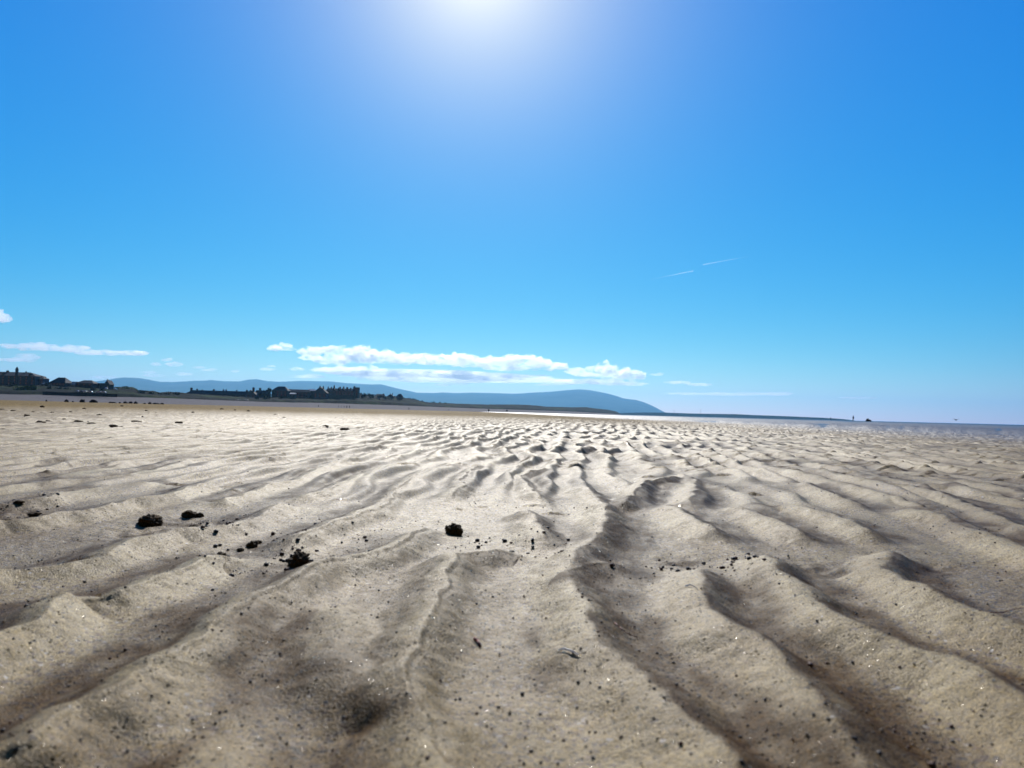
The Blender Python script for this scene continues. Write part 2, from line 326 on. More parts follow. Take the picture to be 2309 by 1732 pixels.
# small undercut scarps that face the viewer (tile, x, y, width, height)
LENS = [(7,40,720,90,44),(7,790,765,200,40),(4,960,268,160,40),(4,260,262,180,44),(4,780,385,180,28),(4,950,470,170,44),(4,1640,320,120,50),(4,600,35,170,42),(4,1080,30,120,60),
 (7,530,470,100,40),(7,270,225,90,26),(7,440,235,110,28),(7,80,235,80,16),(7,100,310,100,34),(7,340,360,100,34),(7,300,310,110,35),(7,640,270,140,20),(7,800,325,110,26),(7,1000,258,90,18),(7,1180,257,80,20),(7,1610,340,90,34),(7,1580,590,50,28),(7,1950,275,80,24),(7,2100,265,60,14),(7,1300,480,60,16),(7,560,265,70,20),(7,880,280,80,20),(7,1440,330,70,14),(7,1800,350,70,14),(7,2020,330,70,14),
 (6,1390,545,150,34),(6,1520,590,170,34),(6,930,568,90,30),(6,1060,556,80,36),(6,570,505,80,18),(6,110,265,110,18),(6,480,262,80,24),(6,400,223,60,15),(6,550,228,60,12),(6,705,235,60,26),(6,830,260,70,28),(6,1060,288,80,20),(6,1140,310,80,24),(6,1000,190,80,22),(6,1190,195,70,18),(6,950,158,90,24),(6,1190,250,80,24),(6,1385,170,80,26),(6,780,155,70,22),(6,450,150,80,15),(6,1700,240,100,30),(6,2200,250,60,20),(6,1780,190,70,20),(6,2060,275,80,20),(6,2100,385,110,34),(6,1860,335,80,22),(6,1640,330,70,20),(6,1450,215,60,16),(6,2190,730,70,40),
 (1,1590,362,130,22),(1,930,62,150,30),
 (5,395,230,110,28),(5,745,212,80,20),(5,815,237,50,20),(5,1090,415,120,34),(5,1070,455,110,24),(5,1450,465,110,24),(5,1410,432,90,16),(5,1490,408,80,16),(5,2035,268,130,18),(5,2120,515,110,28),(5,250,365,120,28),(5,1240,278,60,17),(5,1410,322,90,14),(5,1790,420,80,12),(5,1770,308,70,16),(5,1830,280,70,10),(5,1380,93,50,18),(5,1525,95,50,13),(5,1680,98,60,16),(5,1800,102,50,15),(5,840,55,70,24),(5,95,115,90,17),(5,270,120,90,17),(5,990,122,60,14),(5,1140,125,60,11),(5,1060,100,50,16),(5,1905,135,60,11),(5,2100,140,50,14)]

def xb(Y):     # edge of the standing water (metres to the right) against distance ahead
    return np.interp(Y, [-50, 8, 20, 30, 60, 110, 250, 600, 3000], [6.5, 5.6, 6.2, 5.2, 4.2, 2.2, -6, -24, -140])

def build_ground():
    half = R(39); nc = 1150
    az = np.concatenate([np.linspace(-math.pi, -half, 42)[:-1], np.linspace(-half, half, nc), np.linspace(half, math.pi, 42)[1:]])
    rr = [0.004, .03, .08, .14, .19]; r = .22
    while r < 34: rr.append(r); r *= 1.0034
    while r < 220: rr.append(r); r *= 1.0105
    while r < 26000: rr.append(r); r *= 1.06
    rr = np.array(rr); nr = len(rr); na = len(az)
    X = rr[:, None]*np.sin(az)[None, :]; Y = rr[:, None]*np.cos(az)[None, :]
    sh = X.shape; X = X.ravel(); Y = Y.ravel(); RR = np.repeat(rr, na)
    near = RR < 14
    Z = np.zeros_like(X); T = np.zeros_like(X)
    # --- free rippled field
    def free(X, Y, RR):
        a = R(3) + R(5)*sstep(-1, 3, X)
        u = X*np.cos(a)-Y*np.sin(a); v = X*np.sin(a)+Y*np.cos(a)
        chaos = .62+.38*sstep(-.16, .10, X/np.maximum(Y, .3))*(1-.5*sstep(.35, .6, X/np.maximum(Y, .3)))
        ph = u/.090 + .55*fbm(u/.55, v/.8, 3, 2) + chaos*.34*vnoise(u/.16, v/.26, 9)
        s = ph-np.floor(ph)
        prof = np.where(s < .66, .5-.5*np.cos(np.pi*s/.66), .5+.5*np.cos(np.pi*(s-.66)/.34))**1.4
        amp = .0145*(.75+.8*vnoise(u/.2, v/.33, 5)*chaos+.3*vnoise(u/.9, v/1.3, 15))
        mound = fbm(u/.085, v/.13, 21, 2)*.0036*chaos
        z = (prof-.5)*amp*1.3 + mound*1.25 + .0035*fbm(u/.4, v/.5, 33, 2)
        return z, prof
    zf, pf = free(X, Y, RR)
    # --- traced ripples close to the camera
    m = (RR < 3.6) & (np.abs(X) < 3) & (Y > .1)
    idx = np.nonzero(m)[0]; x = X[idx]; y = Y[idx]
    zt = np.full(len(idx), -1.0)
    wx = x + .006*vnoise(x/.05, y/.05, 61)+.0015*vnoise(x/.012, y/.012, 62); wy = y + .006*vnoise(x/.05+9, y/.05, 63)
    acc = np.zeros(len(idx)); browned = np.zeros(len(idx))
    for ci, (t, pts, hf, sf) in enumerate(CR):
        P = np.array([tg(t, *p)[:2] for p in pts])
        # orient so that travel is away from the camera
        if P[0, 1] > P[-1, 1]: P = P[::-1]
        n0 = tp(t, *(pts[0] if tg(t, *pts[0])[1] < tg(t, *pts[-1])[1] else pts[-1]))
        if n0[1] > 1600 or ((n0[0] < 20 or n0[0] > 2280) and n0[1] > 1150):      # carry on past the edge of the picture
            dv = P[0]-P[1]; P = np.concatenate([[P[0]+dv/np.hypot(*dv)*.16], P])
        W = .085
        b = (wx > P[:, 0].min()-W) & (wx < P[:, 0].max()+W) & (wy > P[:, 1].min()-W) & (wy < P[:, 1].max()+W)
        k = np.nonzero(b)[0]
        if not len(k): continue
        qx = wx[k]; qy = wy[k]
        bd = np.full(len(k), 9.); bs = np.zeros(len(k)); bt = np.zeros(len(k)); tot = 0
        segl = np.hypot(*(P[1:]-P[:-1]).T); full = segl.sum()
        for i in range(len(P)-1):
            ax, ay = P[i]; dx, dy = P[i+1]-P[i]; l2 = dx*dx+dy*dy
            if l2 < 1e-9: continue
            tt = np.clip(((qx-ax)*dx+(qy-ay)*dy)/l2, 0, 1)
            ex = qx-ax-tt*dx; ey = qy-ay-tt*dy; d = np.hypot(ex, ey)
            c = dx*ey-dy*ex                      # >0 : left of the crest
            u_ = d < bd
            bd = np.where(u_, d, bd); bs = np.where(u_, np.sign(c), bs); bt = np.where(u_, tot+tt*segl[i], bt)
            tot += segl[i]
        sd = -bd*bs                               # <0 left (stoss), >0 right (lee)
        tr = np.abs(np.gradient(P[:, 1]))/np.maximum(np.hypot(np.gradient(P[:, 0]), np.gradient(P[:, 1])), 1e-6)
        al = .22+.78*np.interp(bt, np.concatenate([[0], np.cumsum(segl)]), tr)
        A = .0150*hf*al*(1+.25*vnoise(bt/.07, bt*0+ci*3.3, 71))
        tap = sstep(0, .07, bt)*sstep(0, .07, full-bt) if full > .12 else 1.0
        left = (.5+.5*np.cos(np.pi*np.clip(-sd/.058, 0, 1)))**1.35
        right = (.5+.5*np.cos(np.pi*np.clip(sd/.044, 0, 1)))**1.5
        prof = np.where(sd < 0, left, right)
        kn = sf*.0024*al*(1+.4*vnoise(bt/.02, bt*0+ci, 72))*tap
        knife = np.where(sd < 0, np.exp(sd/.014), 1-sstep(0, .006, sd))*kn
        val = A*prof*(.12+.88*tap)+knife
        rightside = sstep(-.25, .12, np.interp(bt, np.concatenate([[0], np.cumsum(segl)]), P[:, 0])/np.maximum(qy, .1))
        dl = sstep(-.084, -.056, sd)*(1-sstep(-.022, -.010, sd)); dr = sstep(-.004, .005, sd)*(1-sstep(.046, .074, sd))  # painted shade: brown band on crest faces turned away from the camera
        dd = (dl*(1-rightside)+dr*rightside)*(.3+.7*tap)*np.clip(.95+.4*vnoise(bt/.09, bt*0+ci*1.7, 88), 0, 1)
        browned[k] = np.maximum(browned[k], np.clip(dd*1.15, 0, 1))
        e = np.exp(val*420)
        acc[k] += e-1
    zt = np.log(acc+1)/420-.0065
    zt += .0011*fbm(x/.035, y/.06, 81, 2)+.0014*vnoise(x/.12, y/.16, 83)+.0003*fbm(x/.009, y/.009, 84, 2)+.00012*fbm(x/.03, y/.006, 86, 2)*(1+1.5*vnoise(x/.2, y/.2, 87))
    w = (1-sstep(1.9, 2.7, y))*(1-sstep(.74, .90, np.abs(x)/np.maximum(y, .05)))
    w *= sstep(.14, .20, y)
    # hollow in the foreground centre-left
    hp = tg(2, 330, 1330); browned = np.maximum(browned, .9*np.exp(-((x-hp.x)/.03)**2-((y-hp.y)/.05)**2))
    for t_, qx_, qy_, rx_, ry_, dp_, am_ in ((1,1230,85,.075,.055,.005,1),(1,1400,110,.05,.04,.002,.9),(5,150,590,.11,.07,.004,1),(3,940,318,.035,.045,.003,1),(4,950,360,.045,.05,.004,.9),(1,830,140,.03,.04,.005,.9),(2,1170,150,.03,.03,.002,.7),(4,1640,350,.03,.035,.003,.8),(5,480,740,.08,.06,.001,.6),(2,1640,780,.012,.05,.001,.9),(2,1500,930,.035,.035,.0005,.5),(2,1740,1000,.016,.025,.001,.9),(2,620,1280,.03,.028,.003,1),(2,450,1520,.03,.025,.002,.95),(2,250,800,.02,.05,.001,.7),(2,1300,1450,.03,.02,.0004,.35),(6,1250,450,.04,.12,.001,.6),(6,1700,430,.06,.15,.001,.8),(6,2050,560,.05,.07,.001,.7)):  # stained hollows, and brown patches carrying on the painted shade bands
        g_ = tg(t_, qx_, qy_); e_ = np.exp(-((x-g_.x)/rx_)**2-((y-g_.y)/ry_)**2)
        browned = np.maximum(browned, am_*e_); zt -= dp_*e_*(1+.8*vnoise(x/.02, y/.02, 140))
    browned *= np.clip(.9+.5*fbm(x/.03, y/.05, 89, 2), 0, 1)
    zt -= .006*np.exp(-((x-hp.x)/.028)**2-((y-hp.y)/.05)**2)
    trt = 1-np.clip((zt+.0062)/.008, 0, 1)
    Z[:] = zf; T[:] = np.clip(1-pf*1.2, 0, 1)
    D = np.zeros_like(X); u0 = X-.05*Y; D[:] = np.clip(.95*(1-pf)**1.3+.25*fbm(X/.3, Y/.5, 97, 2), 0, .8)*(.4+.6*sstep(-.2, .2, X/np.maximum(Y, .3)))  # free troughs browned too, painting in the light and dark of the ripples
    D[idx] = D[idx]*(1-w)+browned*w
    sup = 1-sstep(.85, 1.7, y); za = zf[idx]*(1-.93*sup)-.0065*sup*0; K = 420.
    both = np.log(np.exp((za-.001)*K)+np.exp(zt*K))/K-.0012
    both = np.where(sup > .98, zf[idx]*.07+zt, sup*(zf[idx]*.07+zt)+(1-sup)*both)
    Z[idx] = zf[idx]*(1-w)+both*w; T[idx] = T[idx]*(1-w)+trt*w
    # --- scarps
    def lens(cx, cy, wdt, A, L, skew=0.0, k=None):
        k = np.nonzero((np.abs(X-cx) < wdt*1.1) & (Y > cy-.05-A) & (Y < cy+L*2.2))[0]
        if not len(k): return
        u = (X[k]-cx)/(wdt*.5); vv = Y[k]-cy-skew*.6*(X[k]-cx)+.10*wdt*vnoise(X[k]/(wdt*.35)+cy*9, Y[k]*0+cx*7, 55)
        e = np.clip(1-u*u, 0, None)*(1+.35*vnoise(X[k]/(wdt*.22)+cx*5, Y[k]*0+cy*3, 57))
        rise = sstep(-.0009*(1+Y[k]*1.2), A*.35+.0022*Y[k], vv); fall = np.exp(-np.clip(vv, 0, None)/L)
        dip = -.12*np.exp(-((vv+.6*A)/(1.2*A))**2)
        Z[k] += A*e*(rise*fall+dip*(1-rise))
    for t, px, py, w_, h_ in LENS:
        if t in (1, 2, 3, 4) or py > 620: continue      # the nearest dents are shallow: see the hollows above
        g = tg(t, px, py+h_*.4); d = math.hypot(g.x, g.y)
        A = h_/TS/FP*d*(.36 if t in (3, 4) else .45); wd = w_/TS/FP*d*1.1
        lens(g.x, g.y, wd, A, max(4*A, wd*.55), random.uniform(-.5, .5))
    # scattered ones farther out
    for i in range(3600):
        Yd = math.exp(random.uniform(math.log(2.1), math.log(34))); a = R(random.uniform(-35, 35)); Xd = Yd*math.tan(a)
        if Xd > float(xb(Yd))-.6: continue
        s = random.uniform(.03, .085)*(1+Yd*.035)*(1 if a > R(-4) else .75); A = s*random.uniform(.06, .12)*min(1, .4+Yd/8)
        if abs(Xd) < 40: lens(Xd, Yd, s, A, s*.7, random.uniform(-.4, .4))
    # --- large scale shape, wet side
    edge = xb(Y); d = X-edge
    far = sstep(14, 120, RR)
    Z *= (1-.85*sstep(150, 700, RR))
    Z += .010*fbm(X/2.2, Y/3.1, 91, 2)*sstep(2.5, 8, RR)*(1-sstep(100, 300, RR))*.35
    Z -= .0025*sstep(-.8, 1.5, d) + np.clip(d-45, 0, 400)*.0006 + 2.0*sstep(300, 3000, RR)
    wet = sstep(-3.2, 1.2, d+.8*vnoise(X/.7, Y/2.0, 95))
    ch = sstep(-3.0, 1.0, d)*sstep(2, 6, RR)*(1-sstep(200, 600, RR))
    FX = np.maximum(.13, .018*RR); FY = np.maximum(.15, .012*RR+.03*np.clip(RR-34, 0, None))
    mn = fbm(X/FX, Y/FY, 131, 2); wide = np.clip(RR/9, 1, 6)**.55
    Z += ch*(.009*wide*fbm(X/(FX*2.4), Y/FY, 131, 2)-.001) + (1-ch)*sstep(3.5, 8, RR)*(1-sstep(200, 600, RR))*(.8+.2*sstep(-.35, .05, X/np.maximum(Y, 1)))*.0062*wide*fbm(X/(FX*1.3)+40, Y/FY, 137, 2)
    V = np.stack([X, Y, Z], 1)
    F = grid_faces(nr, na)
    # close the seam behind the camera and the centre
    me = mesh_np('sand', V, F)
    for nm, arr in (('trough', T), ('wet', wet), ('browned', D), ('coarse', sstep(2.5, 30, RR))):
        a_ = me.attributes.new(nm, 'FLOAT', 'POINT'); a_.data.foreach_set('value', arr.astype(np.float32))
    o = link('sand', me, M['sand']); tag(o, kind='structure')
    return rr, az, Z.reshape(sh)
G_R, G_A, G_Z = build_ground()
def gz(x, y):
    r = math.hypot(x, y); a = math.atan2(x, y)
    i = int(np.clip(np.searchsorted(G_R, r), 1, len(G_R)-1)); j = int(np.clip(np.searchsorted(G_A, a), 1, len(G_A)-1))
    return float(min(G_Z[i, j], G_Z[i-1, j], G_Z[i, j-1]))

# ------------------------------------------------------------------ sea
def build_water():
    ys = np.concatenate([np.linspace(-30, 0, 8)[:-1], np.geomspace(1, 24000, 150)])
    fx = np.concatenate([[-.0], np.geomspace(.15, 26000, 60)])
    X = np.stack([xb(ys)-.25 + f for f in fx], 1)
    # keep the sea to the right of the dunes: widen towards the right only
    Yy = np.repeat(ys[:, None], len(fx), 1)
    Z = np.full(X.shape, -.0085)
    me = mesh_np('sea', np.stack([X.ravel(), Yy.ravel(), Z.ravel()], 1), grid_faces(*X.shape))
    tag(link('sea', me, M['water']), kind='structure')
build_water()

# ------------------------------------------------------------------ small things lying on the sand
def clod_mesh(name, r, seed, rough=.35, sub=4, flat=.85):
    bm = bmesh.new(); bmesh.ops.create_icosphere(bm, subdivisions=sub, radius=1)
    off = Vector((seed*3.1, seed*1.7, seed*.9))
    for v in bm.verts:
        n = v.co.normalized()
        k = 1+rough*mnoise.fractal(n*1.6+off, .8, 2.1, 4)+.18*rough*mnoise.noise(n*9+off)
        c = mnoise.cell(n*3.5+off)*.12*rough
        v.co = n*(k+c)*r; v.co.z *= flat
    me = bpy.data.meshes.new(name); bm.to_mesh(me); bm.free()
    me.polygons.foreach_set('use_smooth', [True]*len(me.polygons)); return me
def put(o, x, y, r, sink=.3): o.location = (x, y, gz(x, y)+r*(1-sink)*.85)
# (tile,x,y,width px of tile, label)
CLODS = [(1,1870,345,135,'largest crumbly dark clod, standing alone at the end of the crumbs left of centre'),
 (1,1385,285,66,'rounded dark clod at the left end of the row of crumbs behind the long ridge'),
 (1,1350,300,30,'small dark crumb touching the left clod of the row'),
 (1,1500,250,48,'dark round clod second from the left in the row of crumbs'),
 (1,1575,222,70,'jagged dark clod in the middle of the row of crumbs'),
 (1,1617,200,40,'small crumb close behind the jagged clod of the row'),
 (1,1215,120,80,'dark pyramid shaped clod inside the olive stained hollow'),
 (1,1375,125,36,'small dark clod at the right end of the olive stained hollow'),
 (1,1180,45,90,'low dark clod on the far rim of the olive stained hollow'),
 (1,1245,45,60,'dark clod at the right of the far rim of the olive stained hollow'),
 (1,935,85,150,'long low black lump at the left rim of the olive stained hollow'),
 
 (2,1170,155,120,'dark crumbled clod at the far end of the long ridge near the centre'),
 (5,120,560,70,'dark crumb at the top of the debris patch on the left edge'),
 (5,215,585,90,'wide flat dark crumb in the debris patch on the left edge'),
 (5,290,595,60,'dark crumb at the right end of the debris patch on the left edge'),
 (5,50,632,80,'low dark crumb at the bottom left of the debris patch'),
 (5,175,615,70,'low dark crumb at the bottom of the debris patch'),
 (5,255,65,60,'dark lump leftmost in the farther scatter on the left flat'),
 (5,300,58,40,'thin dark lump just right of the leftmost one in the farther scatter'),
 (5,395,45,40,'small dark lump between two larger ones in the farther scatter'),
 (5,430,72,36,'small dark lump below the middle of the farther scatter'),
 (5,490,60,66,'broad dark lump in the middle of the farther scatter on the left flat'),
 (5,570,72,60,'broad dark lump right of the middle of the farther scatter'),
 (5,705,95,60,'dark lump nearer than the rest of the farther scatter'),
 (5,750,92,50,'pointed dark lump beside the nearest one of the farther scatter'),
 (5,845,65,80,'dome shaped dark lump rightmost of the farther scatter'),
 (5,1115,68,60,'dark lump with a spike on the open flat left of centre'),
 (5,2030,95,50,'dark crumb on the flat near the centre, left of a longer one'),
 (5,2150,108,80,'long dark crumb on the flat near the centre'),
 (6,90,95,50,'dark spiky crumb in the middle distance left of centre'),
 (6,220,108,80,'dark flat crumb in the middle distance left of centre'),
 (6,2360,0,1,None)]
for i, (t, x, y, w, lb) in enumerate(CLODS):
    if not lb: continue
    g = tg(t, x, y); d = math.hypot(g.x, g.y); r = w/TS/FP*d*(.40 if t < 5 else .33)
    big = w > 60 and y > 0
    o = link('sand_clod', clod_mesh('sand_clod', r, i+1, .5, 5 if w > 100 else 4, .38 if t in (5, 6) else (.9 if w in (135, 120, 80, 70) else .6)), M['clod'])
    put(o, g.x, g.y, r*(.9 if w == 135 else .6), .25); tag(o, lb, 'clod', 'clods of moist sand lying on the ripples')
for i, (px, py) in enumerate([(5,922),(30,926),(60,937),(75,928),(118,930),(160,928),(190,921),(330,925),(352,931),(275,915),(435,930),(500,922),(530,924),(560,926),(620,934),(640,941),(95,917),(225,935)]):
    g = ground(px, py+1.5); d = math.hypot(g.x, g.y); r = random.uniform(.010, .018)*(d/5)**.7
    o = link('sand_clod', clod_mesh('sand_clod', r, 60+i, .5, 3, .55), M['clod']); put(o, g.x, g.y, r*.6, .1)
    tag(o, 'tiny far dark crumb scattered near the horizon on the left side of the sand flat', 'clod', 'far crumbs on the left sand flat')

PEB = [(1,165,628,18),(1,530,433,14),(1,785,840,16),(1,975,708,11),(1,1000,775,9),(1,1330,482,13),(1,1345,515,10),(1,1565,1018,16),(1,1662,1014,11),(1,1597,1038,6),(1,1375,1210,16),(1,1348,1270,15),(1,1055,1203,14),(1,1205,1248,13),(1,1125,1472,15),(1,330,1270,12),(1,180,1590,20),(1,20,1378,20),(1,285,538,14),(1,180,538,10),(1,363,314,8),(1,822,324,8),(1,850,324,7),(1,1278,366,12),(1,905,170,9),(1,1230,597,8),(1,1313,567,8),(1,672,952,9),(1,690,890,14),(1,737,878,9),(1,1890,1297,11),(1,1910,1563,20),(1,2080,297,16),
 (2,1600,1092,22),(2,1522,1218,16),(2,1378,1282,12),(2,1410,1295,11),(2,1185,1128,13),(2,1212,1123,16),(2,1225,664,10),(2,1725,445,9),(2,1690,620,8),(2,705,488,10),(2,612,552,6),(2,90,870,14),(2,1380,980,10),(2,1795,90,8),(2,720,132,7),(2,560,445,10),
 (3,780,862,14),(3,900,1162,19),(3,1452,1212,15),(3,1412,1153,8),(3,528,575,7),(3,2015,620,10),(3,925,1550,24),(3,1310,728,8),(3,1335,907,7),(3,570,373,10),(3,1775,778,12),
 (4,1640,1525,34),(4,1760,1305,18),(4,1405,1315,14),(4,1155,1290,11),(4,1575,1357,11),(4,1545,1322,11),(4,1865,620,12),(4,1703,887,10),(4,1158,621,10),(4,1775,1605,20),(4,1310,1578,24),(4,880,955,26),(4,487,442,6),(4,1880,518,7),(4,435,125,7),(4,770,122,7)]
def pebble_label(t, x, y, w):
    if (t, x) == (4, 1640): return 'largest black pebble, wedge shaped, near the bottom right corner'
    if (t, x) == (2, 1600): return 'square black pebble right of centre in the foreground'
    if (t, x) == (2, 1522): return 'black pebble with a bright tip just below the square one'
    if (t, x) == (3, 900): return 'black oval pebble alone on the bright sand right of centre foreground'
    if (t, x) == (3, 1452): return 'black round pebble with a faint grey smudge to its right'
    return None
for i, (t, x, y, w) in enumerate(PEB):
    g = tg(t, x, y); d = math.hypot(g.x, g.y); r = w/TS/FP*d*.62
    mt = M['pebble'] if (x*7+y) % 5 else M['brown_pebble']
    o = link('pebble', clod_mesh('pebble', r, 100+i, .28, 3, .8), mt); put(o, g.x, g.y, r, .15)
    o.rotation_euler = (random.random()*.5, random.random()*.5, random.random()*6)
    lb = pebble_label(t, x, y, w)
    if lb: tag(o, lb, 'pebble', 'loose pebbles on the rippled sand')
    else:
        side = 'left' if TO[t][0]+x/TS < 770 else ('middle' if TO[t][0]+x/TS < 1540 else 'right')
        tag(o, ('tiny rusty brown' if mt is M['brown_pebble'] else 'tiny black')+' pebble lying on the foreground sand in the %s third' % side, 'pebble', 'tiny %s pebbles, %s foreground' % ('rusty' if mt is M['brown_pebble'] else 'black', side))
# fine loose grit, beyond counting: one object
def grit():
    base = []; bm = bmesh.new(); bmesh.ops.create_icosphere(bm, subdivisions=1, radius=1)
    bv = np.array([v.co[:] for v in bm.verts]); bf = np.array([[v.index for v in f.verts] for f in bm.faces]); bm.free()
    V = []; F = []; n = 0; MI = []
    for i in range(11000):
        Yd = math.exp(random.uniform(math.log(.27), math.log(3.2))); X = random.uniform(-.75, .75)*Yd
        cl = mnoise.noise(Vector((X*9, Yd*6, 0)))
        if cl < random.uniform(-.5, .45): continue
        r = random.choice([.00022, .0003, .0004, .0004, .0007])*random.uniform(.7, 1.2)*(1+.6*Yd)
        s = np.array([random.uniform(.7, 1.3), random.uniform(.7, 1.3), random.uniform(.5, 1)])*r
        V.append(bv*s+np.array([X, Yd, gz(X, Yd)+r*.5])); F.append(bf+n); n += len(bv)
        MI += [random.choice([0, 0, 0, 1, 2])]*len(bf)
    for i in range(420):
        t_, x0_, x1_, y0_, y1_ = random.choice([(1,1330,1960,140,400),(1,1100,1500,60,180),(2,60,700,120,330),(2,1150,1900,160,330),(5,10,380,520,640),(3,480,1300,300,420),(4,350,800,260,420),(5,150,900,30,110)])
        g_ = tg(t_, random.uniform(x0_, x1_), random.uniform(y0_, y1_)); d_ = math.hypot(g_.x, g_.y)
        r = random.choice([.0007, .0009, .0012, .0022])*random.uniform(.7, 1.3)*(d_/.8)**.6
        s = np.array([random.uniform(.7, 1.4), random.uniform(.7, 1.4), random.uniform(.5, 1)])*r
        V.append(bv*s+np.array([g_.x, g_.y, gz(g_.x, g_.y)+r*.5])); F.append(bf+n); n += len(bv); MI += [random.choice([0, 0, 1])]*len(bf)
    me = mesh_np('grit', np.concatenate(V), np.concatenate(F), True)
    o = link('grit', me, [M['pebble'], M['brown_pebble'], M['grain']]); me.polygons.foreach_set('material_index', MI)
    tag(o, 'fine dark, rusty and pale grit strewn along the ripple troughs', 'grit', kind='stuff')
grit()
def strand(name, pts, r0, r1, mat, label, cat, group=None):
    mb = MB(); P = [Vector(p) for p in pts]
    for i in range(len(P)-1):
        a = r0+(r1-r0)*i/(len(P)-1); b = r0+(r1-r0)*(i+1)/(len(P)-1); mb.cyl(P[i], P[i+1], a, b, 8)
    o = mb.build(name, mat, smooth=True); tag(o, label, cat, group); return o
def gpts(t, pts, lift=.001, arch=.0015):
    out = []; n = len(pts)
    for i, p in enumerate(pts):
        g = tg(t, *p); out.append((g.x, g.y, gz(g.x, g.y)+lift+arch*math.sin(math.pi*i/(n-1))))
    return out
strand('twig', gpts(3, [(515,728),(545,748),(580,763),(620,770),(660,772)]), .00045, .0003, M['twig'], 'thin curved dark red twig on bright sand right of centre', 'twig')
strand('twig', gpts(2, [(1302,793),(1320,810),(1338,828)]), .0011, .0009, M['twig'], 'short stubby red brown twig in the centre foreground', 'twig')
strand('seaweed_thread', gpts(4, [(1960,620),(2010,632),(2080,630),(2140,612),(2200,600)]), .0004, .0003, M['twig'], 'thin brown seaweed thread near the right edge of the sand', 'seaweed')
for t, pts, lb in ((3, [(160,918),(195,930),(240,955),(290,975)], 'bright white broken shell sliver lying in the centre foreground'),
                   (3, [(950,552),(985,568),(1030,596)], 'thin white shell sliver on the ridge right of centre')):
    gp = gpts(t, pts, .0008, .0008)
    bm = bmesh.new(); rows = []
    for i, p in enumerate(gp):
        w = .0013*math.sin(math.pi*(i+.5)/len(gp))+.0003
        rows.append([bm.verts.new((p[0], p[1]+k*w, p[2]+(1-k*k)*w*.6)) for k in (-1, -.4, .4, 1)])
    for i in range(len(rows)-1):
        for k in range(3): bm.faces.new((rows[i][k], rows[i+1][k], rows[i+1][k+1], rows[i][k+1]))
    bmesh.ops.solidify(bm, geom=bm.faces[:], thickness=.0004)
    me = bpy.data.meshes.new('shell_fragment'); bm.to_mesh(me); bm.free()
    tag(link('shell_fragment', me, M['shell']), lb, 'shell')

# ------------------------------------------------------------------ far shore
def DD(px): return float(np.interp(px, [-500, 0, 300, 560, 850, 1100, 1400, 1500], [700, 700, 780, 900, 1150, 1700, 2700, 3000]))
SH = [(-500,886),(0,889),(100,890.5),(170,893),(300,896),(380,898),(480,902),(580,906),(660,908),(700,908),(760,910),(860,913),(940,916),(1000,918.5),(1100,922),(1200,925),(1300,928.5),(1380,933),(1400,935.2)]
TOPL = [(-500,866),(0,867),(60,868),(100,866),(150,870),(210,872),(235,873),(250,875),(268,872.5),(300,873),(312,880),(345,882),(360,885),(380,884),(410,885.5),(425,888),(560,896),(600,896),(650,892),(690,893),(745,890),(800,888),(850,893),(880,894),(905,897.5),(920,898),(935,901),(945,903.5),(960,907),(985,908.5),(1000,909),(1050,911),(1100,912.5),(1160,912.3),(1185,912.8),(1215,915),(1230,917),(1290,918.5),(1320,918),(1345,921.5),(1370,924),(1390,928),(1400,934)]
def ip(tab, x): return float(np.interp(x, [a for a, _ in tab], [b for _, b in tab]))
def loft(name, xs, rows, mat, noise_amp=0, nscale=.05, seed=1, tagkw=None, sub=1):
    # rows: functions px -> Vector
    V = []; 
    for f in rows:
        for x in xs: V.append(f(x)[:])
    V = np.array(V).reshape(len(rows), len(xs), 3)
    if sub > 1:
        t = np.linspace(0, len(rows)-1, (len(rows)-1)*sub+1); i = np.minimum(t.astype(int), len(rows)-2); f = (t-i)[:, None, None]
        V = V[i]*(1-f)+V[i+1]*f
    if noise_amp:
        n = fbm(V[..., 0]*nscale, V[..., 1]*nscale, seed, 4); env = np.ones(V.shape[0]); env[0] = 0; env[-1] = 0
        V[..., 2] += n*noise_amp*env[:, None]
    me = mesh_np(name, V.reshape(-1, 3), grid_faces(V.shape[0], V.shape[1]))
    o = link(name, me, mat); tag(o, **(tagkw or {})); return o
xs = np.arange(-500, 1401, 4.0)
def zfix(p, z): p = Vector(p); p.z = z; return p
loft('shingle_beach', xs, [lambda x: zfix(at(x, hz(x), DD(x)*.42), -.05), lambda x: at(x, hz(x)-.3*(hz(x)-ip(SH, x)), DD(x)*.6), lambda x: at(x, ip(SH, x), DD(x)*.8), lambda x: zfix(at(x, ip(SH, x), DD(x)*.86), -2)], M['shingle'], .12, .05, 5, dict(kind='structure'), sub=6)
def mid(x, k): a = ip(SH, x)+1; b = ip(TOPL, x); return a+(b-a)*k
loft('grassy_hillside', xs, [lambda x: zfix(at(x, ip(SH, x), DD(x)*.78), -3), lambda x: at(x, mid(x, .03), DD(x)*.80), lambda x: at(x, mid(x, .35), DD(x)*.81), lambda x: at(x, mid(x, .5), DD(x)*.88), lambda x: at(x, mid(x, .85), DD(x)*.93), lambda x: at(x, mid(x, 1), DD(x)*1.0), lambda x: at(x, mid(x, .97), DD(x)*1.12), lambda x: zfix(at(x, ip(SH, x), DD(x)*1.3), -6)], M['bank'], .55, .09, 8, dict(kind='structure'), sub=6)
